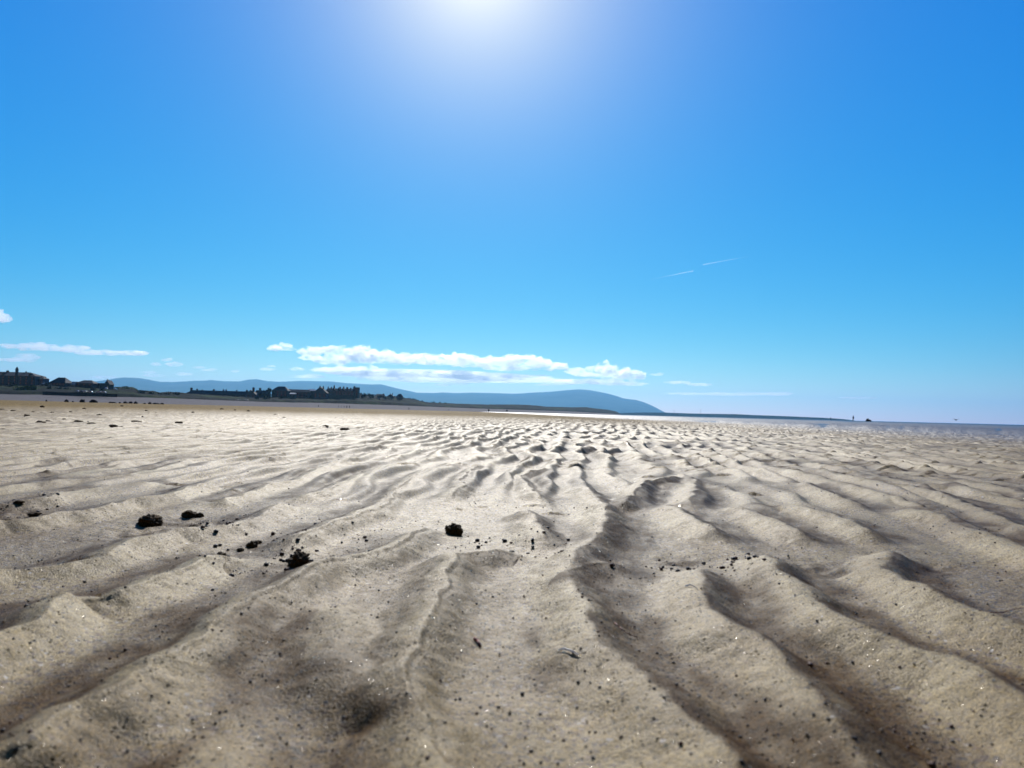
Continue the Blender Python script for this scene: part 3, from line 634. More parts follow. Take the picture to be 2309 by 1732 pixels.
# low stone sea wall in front of the parked cars
mb = MB(); wx_ = np.arange(96, 262, 4)
for a, b in zip(wx_[:-1], wx_[1:]):
    p = [at(a, ip(SH, a)+.5, 548), at(b, ip(SH, b)+.5, 548), at(b, ip(SH, b)-7.5+(b-96)*.006, 548), at(a, ip(SH, a)-7.5+(a-96)*.006, 548)]
    q = [v+Vector((0, 2.5, 0)) for v in p]
    mb.poly(p+q, [(0,1,2,3),(3,2,6,7),(4,7,6,5)])
tag(mb.build('sea_wall', M['wallrock']), 'long low dark stone sea wall above the shingle on the left shore', 'sea wall')

# mountains and low headland
MT = [(-600,868),(-200,872),(0,870),(150,866),(200,862),(245,856),(262,853),(280,851.3),(300,852),(312,852.3),(325,854.5),(345,858),(360,861),(390,861.5),(420,860),(440,858.6),(462,858.5),(475,857),(505,859.5),(540,860),(560,856),(578,855),(600,859),(630,861),(680,859),(740,860),(765,862),(780,864),(815,866),(840,867),(858,866.3),(880,872),(900,877),(920,881),(940,885.5),(980,886.3),(1000,885),(1030,886.5),(1060,885.5),(1100,886.2),(1160,888),(1200,885.5),(1240,883.5),(1280,879.7),(1305,878),(1330,880),(1350,883.5),(1370,887.5),(1390,893),(1407,898.8),(1435,902),(1455,908),(1475,917),(1490,925),(1502,931),(1530,937)]
mx_ = np.arange(-600, 1531, 5.0)
loft('mountain_range', mx_, [lambda x: zfix(at(x, hz(x), 13500), -20), lambda x: at(x, hz(x)+(ip(MT, x)-hz(x))*.35, 15000), lambda x: at(x, hz(x)+(ip(MT, x)-hz(x))*.75, 16600), lambda x: at(x, ip(MT, x), 18500), lambda x: zfix(at(x, hz(x), 21500), -20)], M['heath'], 0, .0004, 3, dict(kind='structure'), sub=4)
HL = [(1380,932),(1420,930.5),(1480,930),(1500,930.5),(1560,932.5),(1600,933.2),(1660,934),(1700,936),(1760,938),(1800,939.7),(1850,941.8),(1880,943.5),(1905,945.5),(1925,948)]
hx = np.arange(1380, 1926, 5.0)
loft('low_headland', hx, [lambda x: zfix(at(x, hz(x), 5200), -3), lambda x: at(x, hz(x)+(ip(HL, x)-hz(x))*.7, 5400), lambda x: at(x, ip(HL, x), 5900), lambda x: zfix(at(x, hz(x), 7000), -3)], M['farland'], 0, .001, 3, dict(kind='structure'), sub=3)

# ------------------------------------------------------------------ buildings
def windows(root, x0, x1, y, z0, z1, n, floors, wm, matg, matf):
    W = x1-x0; H = z1-z0; w = min(1.1, W/(n*1.9)); fh = H/floors; h = min(1.5, fh*.5)
    for k in range(floors):
        for i in range(n):
            cx = x0+W*(i+.5)/n; zc = z0+fh*(k+.52)
            f = MB(); f.box(cx-w/2-.12, cx+w/2+.12, y-.10, y-.002, zc-h/2-.12, zc+h/2+.12); fo = f.build('window', matf, root)
            g = MB(); g.box(cx-w/2, cx+w/2, y-.125, y-.103, zc-h/2, zc+h/2); g.build('pane', matg, fo)
def house(name, px0, px1, yb, yt, Y, label, cat, roof='gable', wall='render_dark', roofm='slate', rh=.38, depth=10, chim=(), nwin=4, floors=2, tower=None, group=None, frame='metal', rot=0):
    a = at(px0, (yb+yt)/2, Y); b = at(px1, (yb+yt)/2, Y); W = b.x-a.x
    xm = (px0+px1)/2; base = at(xm, yb, Y).z; top = at(xm, yt, Y).z; H = top-base; ez = H*(1-rh)
    root = empty(name, ((a.x+b.x)/2, Y, base), rot); tag(root, label, cat, group)
    x0, x1 = -W/2, W/2; d = depth
    m = MB()
    if roof == 'front':       # gable faces the viewer
        m.poly([(x0,0,-4),(x1,0,-4),(x1,d,-4),(x0,d,-4),(x0,0,ez),(x1,0,ez),(x1,d,ez),(x0,d,ez),(0,0,H-.1),(0,d,H-.1)],
               [(0,1,5,8,4),(3,7,9,6,2),(1,2,6,5),(0,4,7,3),(0,3,2,1)])
    else: m.box(x0, x1, 0, d, -4, ez)
    m.build('wall', M[wall], root)
    r = MB(); o = .35
    if roof == 'front':
        s = (H-ez)/(W/2)
        r.poly([(x0-o,-o,ez-s*o+.05),(0,-o,H+.05),(0,d+o,H+.05),(x0-o,d+o,ez-s*o+.05),(x0-o,-o,ez-s*o+.30),(0,-o,H+.30),(0,d+o,H+.30),(x0-o,d+o,ez-s*o+.30)],[(0,1,2,3),(4,7,6,5),(0,4,5,1),(2,6,7,3),(0,3,7,4)])
        r.poly([(x1+o,-o,ez-s*o+.05),(0,-o,H+.05),(0,d+o,H+.05),(x1+o,d+o,ez-s*o+.05),(x1+o,-o,ez-s*o+.30),(0,-o,H+.30),(0,d+o,H+.30),(x1+o,d+o,ez-s*o+.30)],[(0,3,2,1),(4,5,6,7),(0,1,5,4),(2,3,7,6),(0,4,7,3)])
    else:
        q = {'gable': 0.02, 'hip': min(.28*W, d*.5)/W, 'hipr': 0, 'flat': 0}[roof]; i0 = q*W; i1 = q*W
        if roof == 'hipr': i0, i1 = 0.1, min(.3*W, d*.6)
        if roof == 'flat': r.box(x0-.2, x1+.2, -.2, d+.2, ez+.003, H)
        else: r.poly([(x0-o,-o,ez+.003),(x1+o,-o,ez+.003),(x1+o,d+o,ez+.003),(x0-o,d+o,ez+.003),(x0+i0,d/2,H),(x1-i1,d/2,H)],[(0,3,2,1),(0,1,5,4),(2,3,4,5),(1,2,5),(3,0,4)])
    ro = r.build('roof', M[roofm], root)
    for c in chim:
        cx = at(c[0], yt, Y).x-root.location.x; hh = (yt-c[1])/FP*Y; w = c[2]/FP*Y/2 if len(c) > 2 else .7
        k = MB(); k.box(cx-w, cx+w, d/2-.5, d/2+.5, H-2.0, H+hh); ch = k.build('chimney', M['brick'], ro)
        for s_ in (-.35, .35):
            k = MB(); k.cyl((cx+s_*w, d/2, H+hh+.002), (cx+s_*w, d/2, H+hh+.5), .16, .12, 8); k.build('chimney_pot', M['brick'], ro)
    if nwin: windows(root, x0+.3, x1-.3, 0, .4, ez-.2, nwin, floors, None, M['glass'], M[frame])
    dm = MB(); dx = x0+W*.5; dm.box(dx-.5, dx+.5, -.06, -.002, -.2, 1.9)
    if nwin % 2 == 0: dm.build('door', M['metal'], root)
    else: dm.bm.free()
    return root
h1 = house('hotel', -40, 80, 868, 838, 690, 'large dark hotel with a pointed turret on its roof, leftmost on the shore', 'hotel', 'hipr', 'render_blue', rh=.30, depth=16, chim=[(4,835,5),(46.5,836.5,3),(-20,834,4)], nwin=9, floors=3)
# turret with pointed cap
tx = at(36.5, 838, 690).x-h1.location.x; tz = at(36.5, 838, 690).z-h1.location.z; u = 690/FP
mb = MB(); mb.cyl((tx, 1.0, tz-11), (tx, 1.0, tz+4*u), 3.2*u, 3.2*u, 12); mb.build('turret', M['render_blue'], h1)
tr = MB(); tr.cyl((tx, 1.0, tz+4*u+.003), (tx, 1.0, tz+8*u), 4.0*u, 2.2*u, 12); tr.cyl((tx, 1.0, tz+8*u), (tx, 1.0, tz+11*u), 2.2*u, .15, 12); tr.build('turret_roof', M['slate'], h1)
# dormers
for c in (4, 66):
    cx = at(c, 845, 690).x-h1.location.x; mb = MB(); mb.box(cx-1, cx+1, .6, 4, tz-3.2, tz-1.4); dmr = mb.build('dormer', M['slate'], h1)
    mb = MB(); mb.box(cx-.7, cx+.7, .56, .598, tz-3, tz-1.8); mb.build('pane', M['cream'], dmr)
house('house', 80, 97.5, 866, 849.5, 694, 'lower grey blue annex house attached right of the turreted hotel', 'house', 'hipr', 'render_blue', rh=.25, depth=9, nwin=3, floors=2, chim=[(87,848.4,4)])
house('house', 111, 147, 870.5, 850.5, 700, 'long dark bungalow with hipped roof, alone on the green bank left', 'house', 'hip', 'render_dark', rh=.62, depth=14, nwin=5, floors=1, roofm='slate')
house('house', 146, 170, 869.5, 860.0, 708, 'low pale pink and cream extension between two dark bungalows', 'house', 'gable', 'cream', roofm='cream', rh=.75, depth=9, nwin=2, floors=1)
house('house', 170, 210, 871, 857, 704, 'dark bungalow with a sloping ridge and a bright window, right of the cream extension', 'house', 'hip', 'render_dark', rh=.5, depth=12, nwin=3, floors=1)
house('shed', 212, 236, 874, 864, 712, 'low flat dark garage building beside the pointed dark house on the left shore', 'garage', 'flat', 'render_dark', rh=.12, depth=8, nwin=0)
house('house', 235, 247, 875, 858, 716, 'narrow pointed dark house at the right end of the left bungalows', 'house', 'front', 'render_dark', rh=.5, depth=8, nwin=1, floors=2, chim=[(237.5,855.5,1.6)])
house('terrace', 418, 570, 905, 881, 890, 'long dark terrace of houses with many chimneys behind the parked cars', 'terrace', 'hip', 'render_dark', rh=.34, depth=11, nwin=14, floors=2,
      chim=[(427,876,5),(440,878,3),(452,880,4),(478,878,4),(500,878,3),(506,878,3),(530,878.7,3),(553,878,4)])
house('house', 552, 577, 905, 880, 872, 'grey blue gabled end house at the right end of the long terrace', 'house', 'front', 'render_blue', rh=.4, depth=9, nwin=2, floors=2, chim=[(568.5,873.5,4.6)])
house('house', 574, 601, 903, 880, 884, 'dark house with a tall square chimney between the terrace and the arched bushes', 'house', 'gable', 'render_dark', rh=.35, depth=9, nwin=3, floors=2, chim=[(583.5,875,4.6),(592,879,1)])
house('hall', 613, 648, 901, 871, 900, 'tall dark block with a broad flat-topped roof and two small lit dormers', 'building', 'hip', 'render_dark', rh=.32, depth=14, nwin=4, floors=3)
house('house', 648, 696, 898, 878, 915, 'long low dark building between the tall block and the gabled house', 'building', 'gable', 'render_dark', rh=.28, depth=10, nwin=5, floors=2)
house('shed', 653, 664.5, 894, 885.5, 880, 'small shed with a bright white roof below the long low building', 'shed', 'gable', 'render_dark', roofm='whitewall', rh=.35, depth=7, nwin=0)
house('shed', 693, 709, 890, 877.5, 925, 'low building with a white roof next to the tall gabled house', 'building', 'gable', 'render_dark', roofm='whitewall', rh=.3, depth=7, nwin=0)
house('house', 706, 737, 897, 873, 920, 'dark house with a steep pointed front gable at the left of the green grey terrace', 'house', 'front', 'render_blue', rh=.55, depth=10, nwin=3, floors=2, chim=[(719.5,870.5,2.5),(727,870.5,2.5)])
house('terrace', 735, 798, 892, 876, 940, 'green grey terrace with a jagged roofline of gables and chimneys', 'terrace', 'gable', 'render_green', rh=.35, depth=10, nwin=9, floors=2,
      chim=[(738,872.5,2),(745,873,2.4),(751.5,869.5,3),(765,872,3),(773,871.5,3),(781,872.5,4),(789,874,3)])
for c in (751.5, 763, 773): 
    cx = at(c, 880, 938).x; z0 = at(c, 879.5, 938).z; z1 = at(c, 873.5, 938).z
    mb = MB(); w = 3.0/FP*940; mb.poly([(cx-w,938.5,z0),(cx+w,938.5,z0),(cx,938.5,z1),(cx-w,943,z0),(cx+w,943,z0),(cx,943,z1)], [(0,1,2),(3,5,4),(0,2,5,3),(1,4,5,2),(0,3,4,1)])
    o = mb.build('dormer', M['slate']); t_ = bpy.data.objects.get('terrace.001') or bpy.data.objects['terrace']
    o.parent = t_; o.matrix_parent_inverse = Matrix.Translation(-t_.location)
house('house', 796, 807.5, 891, 873.5, 945, 'tall plain square end block at the right of the green grey terrace', 'house', 'flat', 'render_green', rh=.08, depth=10, nwin=2, floors=3, chim=[(797.5,871,4)])
house('house', 847, 866, 896, 888.3, 1150, 'small dark house on the ridge, leftmost of three right of the terrace', 'house', 'gable', 'render_dark', rh=.5, depth=9, nwin=3, floors=1, chim=[(864,887.3,1.5)])
house('house', 873, 887, 899, 889, 1170, 'small dark house with chimneys, middle of three on the ridge', 'house', 'front', 'render_dark', rh=.5, depth=9, nwin=2, floors=1, chim=[(879,887.5,1.5),(884,887,1.5)])
house('house', 894, 907, 899, 888.3, 1180, 'small dark house with hipped roof, rightmost of three on the ridge', 'house', 'hip', 'render_dark', rh=.5, depth=9, nwin=2, floors=1)
def mast(px, yb, yt, Y, r, label, cat='mast'):
    a = at(px, yb, Y); b = at(px, yt, Y); root = empty('mast', (a.x, Y, a.z)); tag(root, label, cat)
    h = b.z-a.z; mb = MB(); mb.cyl((0,0,-1),(0,0,h),r,r*.5,8); mb.build('pole', M['metal'], root)
    mb = MB(); 
    for k in (.9, .96): mb.box(-r*5, r*5, -r*.3, r*.3, h*k, h*k+r*.6)
    mb.build('crossarm', M['metal'], root)
mast(829, 890, 879.5, 1100, .12, 'thin pole on the ridge right of the green grey terrace')
mast(1520, 931, 925.5, 5700, 1.0, 'faint short mast on the far low headland')
mast(1580, 933, 923.5, 5700, 1.2, 'faint taller mast on the far low headland')
mast(245, 873, 868, 705, .1, 'thin pole beside the pointed dark house on the left shore')

# ------------------------------------------------------------------ bushes and trees on the bank
def crown_mesh(rx, ry, rz, n, leaf, seed):
    g = np.random.default_rng(seed); V = []; F = []
    lobes = [(g.normal(0, .33, 3)*np.array([1, 1, .6]), g.uniform(.45, .75)) for _ in range(7)]
    for i in range(n):
        c, s = lobes[g.integers(len(lobes))]
        d = g.normal(size=3); d /= np.linalg.norm(d); p = (c+d*s*g.uniform(.7, 1.02))*np.array([rx, ry, rz])
        if p[2] < -rz*.85: continue
        a = g.normal(size=3); a /= np.linalg.norm(a); b = np.cross(a, g.normal(size=3)); b /= np.linalg.norm(b)
        l = leaf*g.uniform(.6, 1.4); k = len(V)
        V += [p-a*l, p+b*l*.6, p+a*l, p-b*l*.6]; F.append((k, k+1, k+2, k+3))
    return mesh_np('crown', np.array(V), np.array(F), False)
def bush(name, px, yb, yt, Y, wpx, label, group, mat='leaf', seed=0, cat='bush'):
    a = at(px, yb, Y); H = at(px, yt, Y).z-a.z; W = wpx/FP*Y
    root = empty(name, (a.x, Y, a.z)); tag(root, label, cat, group)
    o = link('crown', crown_mesh(W/2, W/2.2, H*.62, 520, max(.28, H*.09), seed), M[mat], root); o.location.z = H*.52
    mb = MB(); mb.cyl((0,0,-1.5),(0.05,0,H*.35),H*.06,H*.035,7); mb.cyl((0.05,0,H*.34),(W*.16,0,H*.7),H*.032,H*.01,6); mb.cyl((0.05,0,H*.34),(-W*.15,0,H*.66),H*.032,H*.01,6)
    mb.build('trunk', M['bark'], root, True)
k = 0
for px, yt, w in [(812,886.5,12),(822,887.5,10),(831,888,12),(842,889.5,10),(870,893,10),(890,893,10),(911,896,13),(921,896.5,12),(931,899,13),(941,901,12),(951,904,12),(962,906,11),(975,907.5,12),(990,908,12),(1004,908.5,12)]:
    k += 1; bush('tree', px, yt+9, yt-.4, DD(px)*.99, w, 'dark rounded tree in the low belt on the ridge right of the terraces', 'trees in the dark belt on the ridge', 'leaf', k, 'tree')
for px, yb, yt, w, lb in [(606,900,875.5,12,'dark arched bush left of the tall block with a white gap beside it'),(625,905,893,16,'round bush in front of the tall block'),(590,904,886,14,'dark bush in front of the house with the tall square chimney'),
    (672,904,891,16,'round dark green bush below the long low building'),(690,905,890,18,'bush at the right of the green mound below the long low building'),(716,903,893,18,'dark bush in front of the steep gabled house'),(740,901,890,18,'dark bush below the left end of the green grey terrace'),(765,901,889.5,18,'bush below the middle of the green grey terrace'),(788,900,889,16,'bush below the right half of the green grey terrace'),(806,899,890,14,'bush below the square end block')]:
    k += 1; bush('bush', px, yb, yt, DD(px)*.95 if px != 606 else 895, w, lb, 'bushes along the village front', 'leaf', k)
for px, yb, yt, w, mt, lb in [(46,887,869.5,18,'leaf_green','bright green bush left in the clump below the hotel'),(60,887,868.5,20,'leaf_green','bright green bush in the middle of the clump below the hotel'),(75,887,870,18,'leaf_green','bright green bush right in the clump below the hotel'),(22,888,866,26,'leaf','dark tree at the foot of the hotel on its left'),(94,886,869,14,'leaf','dark bush right of the bright green clump'),(2,883,870,24,'leaf','dark bush at the left edge of the shore'),
    (105,871,864,10,'leaf','small dark bush between the hotel annex and the bungalow'),(262,880,872,16,'leaf_green','green bush on the small hill right of the pointed house'),(285,889,874,24,'leaf_green','broad green bush in the middle of the small hill'),(305,891,876,20,'leaf_green','green bush on the right shoulder of the small hill'),(330,893,882,20,'leaf','dark green bush right of the small hill'),(352,895,884,18,'leaf','dark bush halfway between the small hill and the terrace'),(388,895,884,30,'leaf','wide dark bush left of the long terrace'),(410,897,886,16,'leaf','dark bush touching the left end of the long terrace')]:
    k += 1; bush('bush', px, yb, yt, DD(px)*(.86 if mt == 'leaf_green' and px < 100 else .93), w, lb, 'bushes on the left bank', mt, k)

for px, yb, yt, w in [(365,896,885.5,20),(376,896,885,18),(400,897,886,16),(320,893,880,16),(340,895,883,16),(645,903,892,16),(658,904,891,16),(700,904,892,16),(728,903,890,16),(752,902,890,16),(776,901,889,16),(798,900,889,14),(820,899,888,16),(836,899,889,14),(856,900,892,14),(868,901,894,12),(882,902,895,14),(900,903,896,14),(580,905,894,14),(600,905,893,14),(636,904,893,14),(712,903,891,14),(112,884,872,14),(130,884,872,16),(150,884,873,16),(210,885,874,14),(228,886,875,14)]:
    k += 1; bush('bush', px, yb, yt, DD(px)*.90, w, 'dark bush merging into the long dark strip of scrub below the shore houses', 'bushes merging into the dark strip along the shore', 'leaf', k)
# ------------------------------------------------------------------ parked cars
def make_car(paint):
    root = empty('parked_car', (0, 0, 0))
    prof = [(-2.1,.35),(-2.12,.75),(-1.95,1.0),(-1.75,1.08),(-1.35,1.42),(-.6,1.50),(.1,1.47),(.85,1.02),(1.7,.92),(2.05,.72),(2.1,.35)]
    bm = bmesh.new(); rows = []
    for s in (-.86, -.72, 0, .72, .86):
        k = 1 if abs(s) < .8 else .93
        rows.append([bm.verts.new((s*(.86 if z > 1.1 else 1), x, z*k+(.03 if s == 0 and z > .6 else 0))) for x, z in prof])
    for i in range(4):
        for j in range(len(prof)-1): bm.faces.new((rows[i][j], rows[i+1][j], rows[i+1][j+1], rows[i][j+1]))
    bm.faces.new(rows[0]); bm.faces.new(rows[-1][::-1]); bm.faces.new([r[0] for r in rows][::-1]+[r[-1] for r in rows])
    bmesh.ops.recalc_face_normals(bm, faces=bm.faces)
    me = bpy.data.meshes.new('body'); bm.to_mesh(me); bm.free(); me.polygons.foreach_set('use_smooth', [True]*len(me.polygons)); me.set_sharp_from_angle(angle=R(40)) if hasattr(me, 'set_sharp_from_angle') else None
    link('body', me, paint, root)
    mb = MB(); mb.poly([(-.62,-1.69,1.13),(.62,-1.69,1.13),(.55,-1.38,1.42),(-.55,-1.38,1.42)], [(0,1,2,3)]); mb.build('rear_window', M['glass'], root)
    mb = MB(); mb.poly([(-.62,.86,1.07),(.62,.86,1.07),(.55,.2,1.46),(-.55,.2,1.46)], [(3,2,1,0)]); mb.build('windscreen', M['glass'], root)
    for s in (-1, 1):
        mb = MB(); mb.box(s*.80-.02, s*.80+.02, -1.2, .5, 1.06, 1.34); mb.build('side_window', M['glass'], root)
        mb = MB(); mb.box(s*.62-.14, s*.62+.14, 2.04, 2.12, .6, .75); mb.build('headlight', M['shell'], root)
        for yy in (-1.3, 1.3):
            mb = MB(); mb.cyl((s*.70, yy, .32), (s*.90, yy, .32), .32, .32, 16); w = mb.build('wheel', M['rubber'], root, True)
            mb = MB(); mb.cyl((s*.901, yy, .32), (s*.915, yy, .32), .19, .17, 12); mb.build('rim', M['rim'], w)
    return root
protos = {'white': make_car(M['paint_white']), 'silver': make_car(M['paint_silver']), 'dark blue': make_car(M['paint_dark'])}
used = set()
def put_car(c, px, py, Y, rz, label, group):
    o = protos[c] if c not in used else copy_tree(protos[c]); used.add(c)
    p = at(px, py, Y); o.location = p; o.rotation_euler = (0, 0, rz); tag(o, label, 'car', group)
row = [(467,'white'),(489,'silver'),(494,'white'),(503,'silver'),(508,'white'),(514,'white'),(521,'white'),(527,'white'),(533,'silver'),(538,'white'),(544,'white'),(549,'white'),(555,'silver'),(559,'white')]
words = ['leftmost, standing apart from the row','second from the left, before the main row','third from the left, brightest','fourth from the left','fifth from the left','sixth from the left','seventh from the left','middle of the main row','seventh from the right','sixth from the right','fifth from the right, after a gap','fourth from the right','second from the right end','last at the right end']
words = ['leftmost and standing apart from', 'second from the left in', 'third from the left in', 'fourth from the left in', 'fifth from the left in', 'sixth from the left in', 'seventh from the left in', 'seventh from the right in', 'sixth from the right in', 'fifth from the right in', 'fourth from the right in', 'third from the right in', 'second from the right in', 'rightmost in']
# promenade ledge under the cars
mb = MB(); a = at(455, 902.8, 742); b = at(572, 902.8+2.2, 742)
mb.poly([(a.x,742,a.z-1.6),(b.x,742,b.z-1.6),(b.x,742,b.z-.05),(a.x,742,a.z-.05),(a.x,760,a.z-.05),(b.x,760,b.z-.05)], [(0,1,2,3),(3,2,5,4)])
tag(mb.build('promenade', M['wallrock']), kind='structure')
for (px, c), w in zip(row, words):
    t = (px-455)/117; pz = a.z+(b.z-a.z)*t
    o = protos[c] if c not in used else copy_tree(protos[c]); used.add(c)
    q = at(px, 902, 745); o.location = (q.x, 745, pz); o.rotation_euler = (0, 0, R(random.uniform(-8, 8)))
    tag(o, '%s car %s the row before the long terrace' % (c, w), 'car', 'cars parked in front of the long terrace')
mb = MB(); a2 = at(160, 884.6, 552); b2 = at(245, 887.2, 552)
mb.poly([(a2.x,551,a2.z-2),(b2.x,551,b2.z-2),(b2.x,551,b2.z-.05),(a2.x,551,a2.z-.05),(a2.x,562,a2.z-.05),(b2.x,562,b2.z-.05)], [(0,1,2,3),(3,2,5,4)])
tag(mb.build('car_park', M['wallrock']), kind='structure')
for i, (px, c, w) in enumerate([(173,'silver','leftmost'),(182,'dark blue','second from the left'),(190.5,'white','brightest white, third from the left'),(202,'silver','fourth from the left'),(223,'white','second from the right'),(232,'white','rightmost')]):
    o = protos[c] if c not in used else copy_tree(protos[c]); used.add(c)
    q = at(px, 884, 554); t = (px-160)/85; o.location = (q.x, 554, a2.z+(b2.z-a2.z)*t); o.rotation_euler = (0, 0, R(random.choice([80, 95, 100])))
    tag(o, '%s car above the left sea wall, %s of the group' % (c, w), 'car', 'cars parked above the sea wall')
o = copy_tree(protos['white']); p = at(99.5, 867.3, 680); o.location = p; o.rotation_euler = (0, 0, 0); tag(o, 'white car shining at the right corner of the hotel annex', 'car')
o = copy_tree(protos['white']); p = at(240, 877.6, 640); o.location = p; o.rotation_euler = (0, 0, .3); tag(o, 'white car on the green bank below the pointed dark house', 'car')
o = copy_tree(protos['white']); p = at(260.5, 878.8, 640); o.location = p; o.rotation_euler = (0, 0, 0); tag(o, 'white car on the crest of the green hill right of the pointed house', 'car')

# ------------------------------------------------------------------ boulders
BO = [(104.5,3.5,3.5,'tiny dark boulder leftmost at the foot of the shingle'),(150,9,5,'reddish dark boulder second from the left at the foot of the shingle'),(164.5,4,2.5,'small dark boulder between two larger ones at the foot of the shingle'),
 (186,11,6.5,'dark boulder with a pointed right side, left of the largest one'),(211,17,7,'largest dark domed boulder at the foot of the shingle'),(254,15,3,'long low dark boulder right of the largest one'),(270,5,2.5,'small low boulder after the long low one'),(283,10,4,'dark flat boulder in the middle of the right group'),(294.5,9,4.8,'dark rounded boulder beside the flat one in the right group'),
 (306,8,4.5,'dark round boulder right of the centre of the right group'),(326,5,2,'small flat boulder in the gap of the right group'),(338,7,4,'dark pointed boulder second from the right'),(352,14,3,'long low dark boulder near the right end'),(366,8,3,'low dark boulder rightmost at the foot of the shingle')]
for i, (px, w, h, lb) in enumerate(BO):
    Y = 150; p = at(px, hz(px), Y); W = w/FP*Y; H = h/FP*Y
    me = clod_mesh('boulder', 1, 300+i, .35, 4, 1); o = link('boulder', me, M['rock']); o.scale = (W/2, W/2.4, H); o.location = (p.x, Y, .02)
    tag(o, lb, 'boulder', 'dark boulders along the foot of the shingle')
me = clod_mesh('boulder', 1, 333, .55, 4, 1); o = link('boulder', me, M['rock']); p = at(1957, 948, 240); o.scale = (.62, .5, .62); o.location = (p.x, 240, .1); tag(o, 'dark boulder on the bright wet sand right of the standing person', 'boulder', 'boulders on the right horizon')
me = clod_mesh('boulder', 1, 341, .55, 4, 1); o = link('boulder', me, M['rock']); p = at(1963.5, 948, 240); o.scale = (.42, .4, .45); o.location = (p.x, 240.6, .1); tag(o, 'smaller low dark boulder touching the right side of the horizon boulder', 'boulder', 'boulders on the right horizon')
for px, lb in ((1102, 'dark speck sized boulder on the far beach strip, left one of two'), (1143, 'dark speck sized boulder on the far beach strip, right one of two')):
    Y = 500; p = at(px, hz(px)-3.0, Y); o = link('boulder', clod_mesh('boulder', 1, px, .4, 3, 1), M['rock']); o.scale = (.55, .5, .6); o.location = p; tag(o, lb, 'boulder', 'boulders on the far strip')

# ------------------------------------------------------------------ people
def make_person(pose):
    root = empty('person', (0, 0, 0))
    s = .16 if pose == 'stand' else .26
    J = {'pel': (0,0,.94,.13,.10), 'waist': (0,0,1.08,.13,.095), 'chest': (0,0,1.30,.17,.115), 'neck': (0,0,1.48,.06,.06), 'head0': (0,.01,1.58,.082,.092), 'head1': (0,.01,1.70,.078,.088),
         'lh': (-.10,0,.90,.095,.095), 'lk': (-s*.62,.05,.50,.062,.062), 'la': (-s,-.02,.09,.042,.042), 'lt': (-s,.16,.035,.04,.032),
         'rh': (.10,0,.90,.095,.095), 'rk': (s*.62,.05,.50,.062,.062), 'ra': (s,-.02,.09,.042,.042), 'rt': (s,.16,.035,.04,.032),
         'ls': (-.19,0,1.40,.062,.062), 'le': (-.25,-.03,1.13,.045,.045), 'lw': (-.24,.07,.89,.032,.032), 'lf': (-.235,.09,.80,.034,.02),
         'rs': (.19,0,1.40,.062,.062), 're': (.25,-.03,1.13,.045,.045), 'rw': (.24,.07,.89,.032,.032), 'rf': (.235,.09,.80,.034,.02)}
    E = [('pel','waist'),('waist','chest'),('chest','neck'),('neck','head0'),('head0','head1'),('pel','lh'),('lh','lk'),('lk','la'),('la','lt'),('pel','rh'),('rh','rk'),('rk','ra'),('ra','rt'),('chest','ls'),('ls','le'),('le','lw'),('lw','lf'),('chest','rs'),('rs','re'),('re','rw'),('rw','rf')]
    names = list(J); me = bpy.data.meshes.new('body'); me.from_pydata([J[n][:3] for n in names], [(names.index(a), names.index(b)) for a, b in E], [])
    o = bpy.data.objects.new('body', me); col.objects.link(o)
    md = o.modifiers.new('s', 'SKIN'); me.skin_vertices[0].data[0].use_root = True
    for i, n in enumerate(names): me.skin_vertices[0].data[i].radius = J[n][3:]
    sb = o.modifiers.new('u', 'SUBSURF'); sb.levels = 2; sb.render_levels = 2
    dg = bpy.context.evaluated_depsgraph_get(); me2 = bpy.data.meshes.new_from_object(o.evaluated_get(dg)); bpy.data.objects.remove(o)
    me2.materials.clear(); me2.materials.append(M['cloth_dark']); me2.materials.append(M['skin'])
    me2.polygons.foreach_set('material_index', [1 if (p.center.z > 1.49 or p.center.z < .86 and abs(p.center.x) > .2 and p.center.z > .7) else 0 for p in me2.polygons])
    me2.polygons.foreach_set('use_smooth', [True]*len(me2.polygons))
    me2.name = 'body'; link('body', me2, None, root)
    bm = bmesh.new(); bmesh.ops.create_icosphere(bm, subdivisions=3, radius=.105)
    for v in bm.verts: v.co = Vector((v.co.x*.92, v.co.y*1.02-.012, max(v.co.z, -.05)+1.69))
    hm = bpy.data.meshes.new('hair'); bm.to_mesh(hm); bm.free(); link('hair', hm, M['cloth_dark'], root)
    return root
pa = make_person('stand'); pb = make_person('walk')
p = at(1924, 948.5, 245); pb.location = (p.x, 245, 0.0); pb.rotation_euler = (0, 0, R(10)); tag(pb, 'person in dark clothes standing with legs apart on the bright horizon at right', 'person')
p = at(1873, 947.5, 440); pa.location = (p.x, 440, -.05); tag(pa, 'small distant person in dark clothes at the end of the low headland', 'person')
for px, Y, lb, sc in [(763.5,500,'leftmost of the thin people on the far beach below the terrace',1),(769.5,505,'second thin person from the left on the far beach',.95),(776,480,'third person from the left in the beach group, dark clothes',1),(782,470,'fourth person in the beach group, broadest and darkest',1.08),(788,470,'rightmost person of the beach group, in dark clothes',1.05),(718,520,'lone person on the far beach left of the group',1),(922,430,'lone small person walking on the far beach strip right of centre left',.8),(1012,620,'tiny reddish person on the far beach strip near the middle',.9)]:
    c = copy_tree(pa); q = at(px, hz(px), Y); c.location = (q.x, Y, max(0, gz(q.x, Y))+(Y > 400)*.05); c.scale = (sc,)*3; c.rotation_euler = (0, 0, random.uniform(0, 6)); tag(c, lb, 'person', 'people on the far beach')

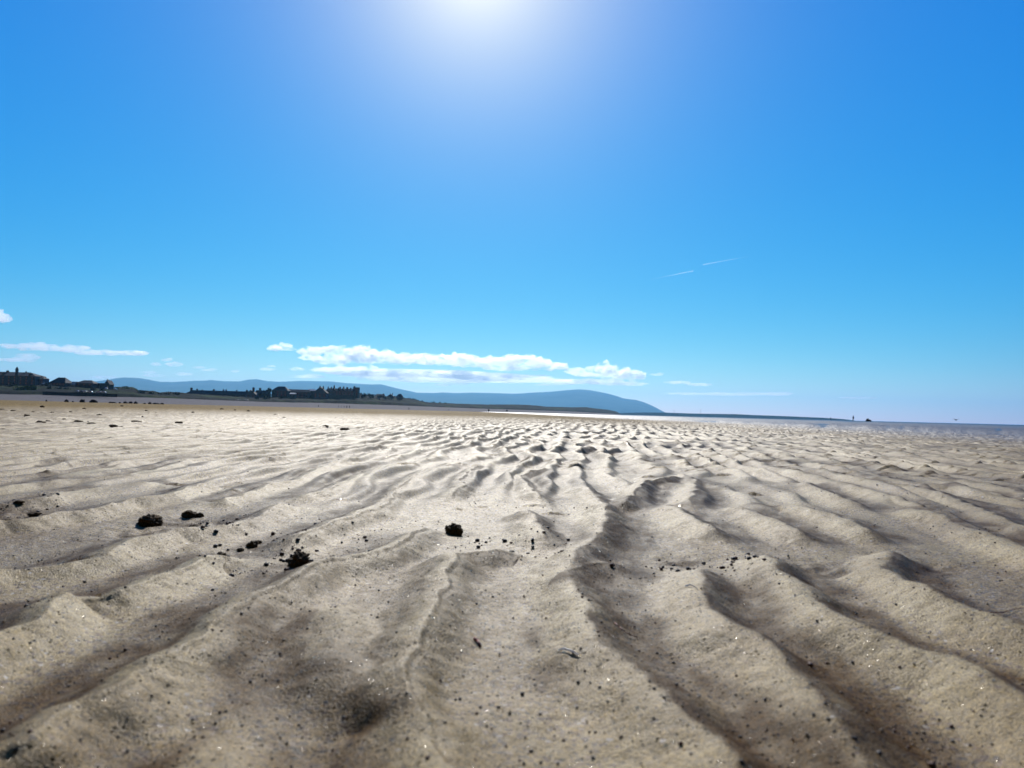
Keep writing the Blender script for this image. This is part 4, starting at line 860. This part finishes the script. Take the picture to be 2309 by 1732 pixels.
# gull low over the sea
g = at(2155.5, 947, 90); root = empty('gull', g, .4); tag(root, 'tiny grey gull flying low above the sea at the far right', 'bird')
bm = bmesh.new(); rows = []
for x, r in ((-.2,.004),(-.15,.03),(-.05,.055),(.05,.055),(.13,.035),(.18,.03),(.22,.012),(.25,.004)):
    rows.append([bm.verts.new((x, r*math.cos(t*math.pi/4), r*math.sin(t*math.pi/4))) for t in range(8)])
for i in range(len(rows)-1):
    for t in range(8): bm.faces.new((rows[i][t], rows[i][(t+1) % 8], rows[i+1][(t+1) % 8], rows[i+1][t]))
me = bpy.data.meshes.new('body'); bm.to_mesh(me); bm.free(); link('body', me, M['feather'], root)
for s in (-1, 1):
    mb = MB(); mb.poly([(.08,s*.04,.02),(-.08,s*.04,.02),(.1,s*.28,.12),(-.05,s*.28,.12),(.0,s*.55,.05)], [(0,1,3,2),(2,3,4)]); mb.build('wing', M['feather'], root)

# ------------------------------------------------------------------ haze
HZ = 1
if HZ:
    mb = MB(); mb.box(-25500, 25500, -500, 22500, -9, 655)
    hm, nt, b = new_mat('haze_air'); nt.nodes.remove(b)
    v = nt.nodes.new('ShaderNodeVolumePrincipled'); v.inputs['Color'].default_value = (.24, .57, .92, 1); v.inputs['Density'].default_value = 4.2e-5; v.inputs['Anisotropy'].default_value = 0.5
    nt.links.new(v.outputs[0], nt.nodes['Material Output'].inputs['Volume'])
    tag(mb.build('haze', hm), kind='stuff')

# ------------------------------------------------------------------ clouds: volumes of droplets, far beyond the mountains
def cloud_mat(name, dens, nsc, lo=.40):
    m, nt, b = new_mat(name); nt.nodes.remove(b); L = nt.links.new
    tc = nt.nodes.new('ShaderNodeTexCoord')
    mp = nt.nodes.new('ShaderNodeMapping'); mp.inputs['Scale'].default_value = (.7, .7, 1.25); L(tc.outputs['Object'], mp.inputs['Vector'])
    n = noise_node(nt, mp.outputs['Vector'], nsc, 6, .62)
    mr = nt.nodes.new('ShaderNodeMapRange'); mr.inputs['From Min'].default_value = lo; mr.inputs['From Max'].default_value = lo+.16; mr.inputs['To Max'].default_value = dens
    L(n.outputs['Fac'], mr.inputs['Value'])
    v = nt.nodes.new('ShaderNodeVolumePrincipled'); v.inputs['Color'].default_value = (.99, .99, .99, 1); v.inputs['Anisotropy'].default_value = .8
    L(mr.outputs[0], v.inputs['Density']); L(v.outputs[0], nt.nodes['Material Output'].inputs['Volume']); return m
M['cloud'] = cloud_mat('cloud_droplets', .0042, .0016, .40)
M['cloud_thin'] = cloud_mat('thin_cloud_droplets', .0026, .0018, .38)
CY = 52000
def cloud(puffs, label, mat='cloud', seed=1, Y=CY):
    bm = bmesh.new(); rs = random.Random(seed); extra = []
    for px, py, w_, h in puffs:
        for q in range(6 if w_ > 45 else 3):
            a_ = rs.uniform(.1, .9)*math.pi; f_ = rs.uniform(.16, .34)
            extra.append((px+math.cos(a_)*w_*.42, py-math.sin(a_)*h*rs.uniform(.25, .55), w_*f_, h*rs.uniform(.35, .6)))
    if mat == 'cloud': puffs = puffs+extra
    cx = sum(p[0] for p in puffs)/len(puffs); cy = sum(p[1] for p in puffs)/len(puffs); c0 = at(cx, cy, Y)
    for i, (px, py, w, h) in enumerate(puffs):
        c = at(px, py, Y+random.uniform(-400, 400))-c0; W = w/FP*Y/2; H = h/FP*Y/2
        r = bmesh.ops.create_icosphere(bm, subdivisions=4, radius=1)
        off = Vector((i*3.3+seed, seed*2.1, 0))
        for v in r['verts']:
            n = v.co.normalized(); k_ = 1+.5*mnoise.fractal(n*1.7+off, .7, 2.1, 4)
            v.co = Vector((n.x*W*k_, n.y*max(H*1.4, W*.35)*k_, n.z*H*k_*(1 if n.z > 0 else .75)))+c
    me = bpy.data.meshes.new('cloud'); bm.to_mesh(me); bm.free()
    o = link('cloud', me); 
    rm = o.modifiers.new('r', 'REMESH'); rm.mode = 'VOXEL'; rm.voxel_size = Y/FP*1.25
    dg = bpy.context.evaluated_depsgraph_get(); me2 = bpy.data.meshes.new_from_object(o.evaluated_get(dg)); o.modifiers.clear(); o.data = me2; me2.name = 'cloud'
    me2.materials.append(M[mat]); o.location = c0; tag(o, label, 'cloud', 'clouds low over the horizon'); return o
cloud([(635,783,50,16),(620,787,40,12),(650,787,40,10)], 'small bright cloud at the upper left end of the long bank', seed=1)
cloud([(700,795,60,20),(735,790,50,18),(770,797,70,26),(815,792,50,26),(700,808,50,14),(750,812,90,24),(820,808,90,30),(860,806,70,26),(880,815,60,20),(910,812,70,26),(780,838,130,18),(730,836,60,12),(830,835,70,16)], 'broad left half of the long white cloud bank over the mountains', seed=5)
cloud([(950,812,70,26),(985,813,70,26),(1030,815,70,30),(1070,818,80,28),(1120,817,80,26),(1170,814,80,26),(1210,820,70,26),(1240,828,60,20),(1270,827,24,18),(1150,832,120,12)], 'right half of the long white cloud bank, tapering to a curl', seed=9)
cloud([(1310,838,70,18),(1330,845,90,14),(1365,835,60,30),(1400,845,80,26),(1430,850,50,22),(1270,862,100,14),(1340,862,130,14),(1400,866,120,12)], 'peaked white cloud above the highest mountain', seed=14)
cloud([(1530,863,60,9),(1575,868,60,8),(1620,889,170,7),(1720,889,120,7),(1560,889,120,7),(1760,887,60,6)], 'thin flat cloud streak right of the mountain', 'cloud_thin', 19)
cloud([(1930,898,70,6),(1950,897,50,5)], 'faint small cloud streak over the sea', 'cloud_thin', 23)
cloud([(20,782,60,12),(75,784,80,18),(110,786,70,16),(160,788,80,18),(200,797,60,12),(250,797,100,12),(300,797,70,12)], 'long thin white cloud over the hotel at the left', seed=27)
cloud([(30,812,70,10),(60,805,60,14),(65,812,30,14)], 'short pale cloud just under the long thin one at the left', 'cloud_thin', 31)
cloud([(-15,716,60,30),(12,718,28,20)], 'bright white cloud cut by the left edge of the picture', seed=35)
cloud([(352,822,24,9)], 'tiny cloud puff above the leftmost peak, left of a larger puff', 'cloud_thin', 38)
cloud([(395,822,40,13)], 'small white cloud puff high above the left peaks', seed=40)
cloud([(335,840,40,7),(345,847,50,8)], 'faint flat cloud just above the left mountain shoulder', 'cloud_thin', 43)
cloud([(450,829,30,7)], 'tiny slanting cloud sliver left of centre', 'cloud_thin', 46)
cloud([(602,833,36,9),(612,826,20,6)], 'small slanting cloud sliver above the middle mountains', 'cloud_thin', 49)
cloud([(670,833,34,11)], 'small cloud sliver just left of the lower bank', 'cloud_thin', 52)
cloud([(415,844,40,9)], 'faint cloud puff between the left peaks', 'cloud_thin', 55)
cloud([(235,852,60,9)], 'pale cloud touching the left slope behind the houses', 'cloud_thin', 58)
cloud([(1030,864,60,14),(1000,868,50,8)], 'small pale cloud under the right half of the long bank', 'cloud_thin', 61)
cloud([(1000,850,500,26)], 'wide faint veil of cloud between the long bank and the mountains', 'cloud_thin', 64)
for i, (x, y, w, h, t_) in enumerate([(470,835,34,7,'between the two left peaks'),(530,838,20,6,'above the middle of the left mountains'),(375,812,24,8,'beside the larger left puff'),(690,850,70,10,'tucked under the left end of the long bank'),(905,845,60,10,'under the gap in the middle of the long bank'),(1090,848,90,10,'under the right half of the long bank'),(1480,845,30,7,'right of the peaked cloud'),(1240,868,60,8,'low over the saddle left of the highest mountain')]):
    cloud([(x, y, w, h), (x+w*.3, y-h*.3, w*.6, h*.8)], 'small wispy cloud '+t_, 'cloud_thin', 80+i*3)
def contrail(p0, p1, label, w0, w1):
    a = at(*p0, 50000); b = at(*p1, 50000); m_, nt, bb = new_mat('contrail_ice'); nt.nodes.remove(bb); L = nt.links.new
    v = nt.nodes.new('ShaderNodeVolumePrincipled'); v.inputs['Color'].default_value = (.99, .99, .99, 1); v.inputs['Density'].default_value = .0030; v.inputs['Anisotropy'].default_value = .8
    L(v.outputs[0], nt.nodes['Material Output'].inputs['Volume'])
    mb = MB(); n = 24
    for i in range(n):
        t0 = i/n; t1 = (i+1)/n; mb.cyl(a.lerp(b, t0), a.lerp(b, t1), w0+(w1-w0)*t0, w0+(w1-w0)*t1, 8)
    bmesh.ops.remove_doubles(mb.bm, verts=mb.bm.verts[:], dist=.5)
    inner = [f for f in mb.bm.faces if len(f.verts) > 4]; bmesh.ops.delete(mb.bm, geom=inner, context='FACES_ONLY')
    bmesh.ops.holes_fill(mb.bm, edges=[e for e in mb.bm.edges if e.is_boundary], sides=0)
    o = mb.build('contrail', m_); tag(o, label, 'contrail', 'aircraft trails')
contrail((1563, 611), (1464, 631), 'left and lower of the two short white aircraft trails', 40, 9)
contrail((1585, 597), (1690, 578), 'right and higher of the two short white aircraft trails', 40, 9)

# ------------------------------------------------------------------ light
GLOW_W = 5.8; GLOW = (1.42, 1.14, .4)
sd = ray(1075, -110); el = math.asin(sd.z); azs = math.atan2(sd.x, sd.y)
sl = bpy.data.lights.new('sun', 'SUN'); sl.energy = 4.3; sl.angle = R(.53); sl.color = (1, .955, .88)
so = bpy.data.objects.new('sun', sl); col.objects.link(so)
so.rotation_euler = (-sd).to_track_quat('-Z', 'Y').to_euler()
w = bpy.data.worlds.new('World'); scene.world = w; w.use_nodes = True; nt = w.node_tree; bg = nt.nodes['Background']
sky = nt.nodes.new('ShaderNodeTexSky'); sky.sky_type = 'NISHITA'; sky.sun_disc = False
sky.sun_elevation = el; sky.sun_rotation = azs; sky.altitude = 0; sky.air_density = 1.0; sky.dust_density = 0.0; sky.ozone_density = 1.0
L = nt.links.new
sp = nt.nodes.new('ShaderNodeSeparateColor'); L(sky.outputs[0], sp.inputs[0]); cb = nt.nodes.new('ShaderNodeCombineColor')
def mth(op, a, b=None, c=None):
    n = nt.nodes.new('ShaderNodeMath'); n.operation = op
    for k, v in enumerate((a, b, c)):
        if v is None: continue
        if isinstance(v, (int, float)): n.inputs[k].default_value = v
        else: L(v, n.inputs[k])
    return n.outputs[0]
# aureole of bright air round the sun
tc = nt.nodes.new('ShaderNodeTexCoord'); vm = nt.nodes.new('ShaderNodeVectorMath'); vm.operation = 'DOT_PRODUCT'
nv = nt.nodes.new('ShaderNodeVectorMath'); nv.operation = 'NORMALIZE'; L(tc.outputs['Generated'], nv.inputs[0])
L(nv.outputs[0], vm.inputs[0]); vm.inputs[1].default_value = sd[:]
ang = mth('ARCCOSINE', mth('MINIMUM', vm.outputs['Value'], 1.0))
aur = mth('EXPONENT', mth('MULTIPLY', ang, -1/R(GLOW_W)))
mr_ = nt.nodes.new('ShaderNodeMapRange'); mr_.interpolation_type = 'SMOOTHSTEP'; L(ang, mr_.inputs['Value'])   # sky far from the sun dimmed and neutralised to deepen the shadows
mr_.inputs['From Min'].default_value = R(38); mr_.inputs['From Max'].default_value = R(85); mr_.inputs['To Min'].default_value = 1; mr_.inputs['To Max'].default_value = 0; away = mr_.outputs[0]
for k, (kk, g, add, far_) in enumerate(((13.0, 2.85, GLOW[0], .9), (1.46, .82, GLOW[1], .20), (1.26, .30, GLOW[2], .085))):
    v = mth('MULTIPLY', mth('POWER', mth('MULTIPLY', sp.outputs[k], .03), g), kk/.1)
    if k == 1: v = mth('ADD', v, mth('MULTIPLY', mth('POWER', mth('MULTIPLY', sp.outputs[1], .03), 5), 420))
    L(mth('MULTIPLY', mth('ADD', v, mth('MULTIPLY', aur, add/.1)), mth('MULTIPLY_ADD', away, 1-far_, far_)), cb.inputs[k])
L(cb.outputs[0], bg.inputs['Color']); bg.inputs['Strength'].default_value = .1

# ------------------------------------------------------------------ render settings
scene.render.engine = 'CYCLES'
scene.render.resolution_x = 1024; scene.render.resolution_y = 768
scene.view_settings.view_transform = 'Standard'; scene.view_settings.look = 'None'
scene.view_settings.exposure = 0.0; scene.view_settings.gamma = 1
scene.cycles.max_bounces = 8; scene.cycles.volume_bounces = 6; scene.cycles.sample_clamp_indirect = 6
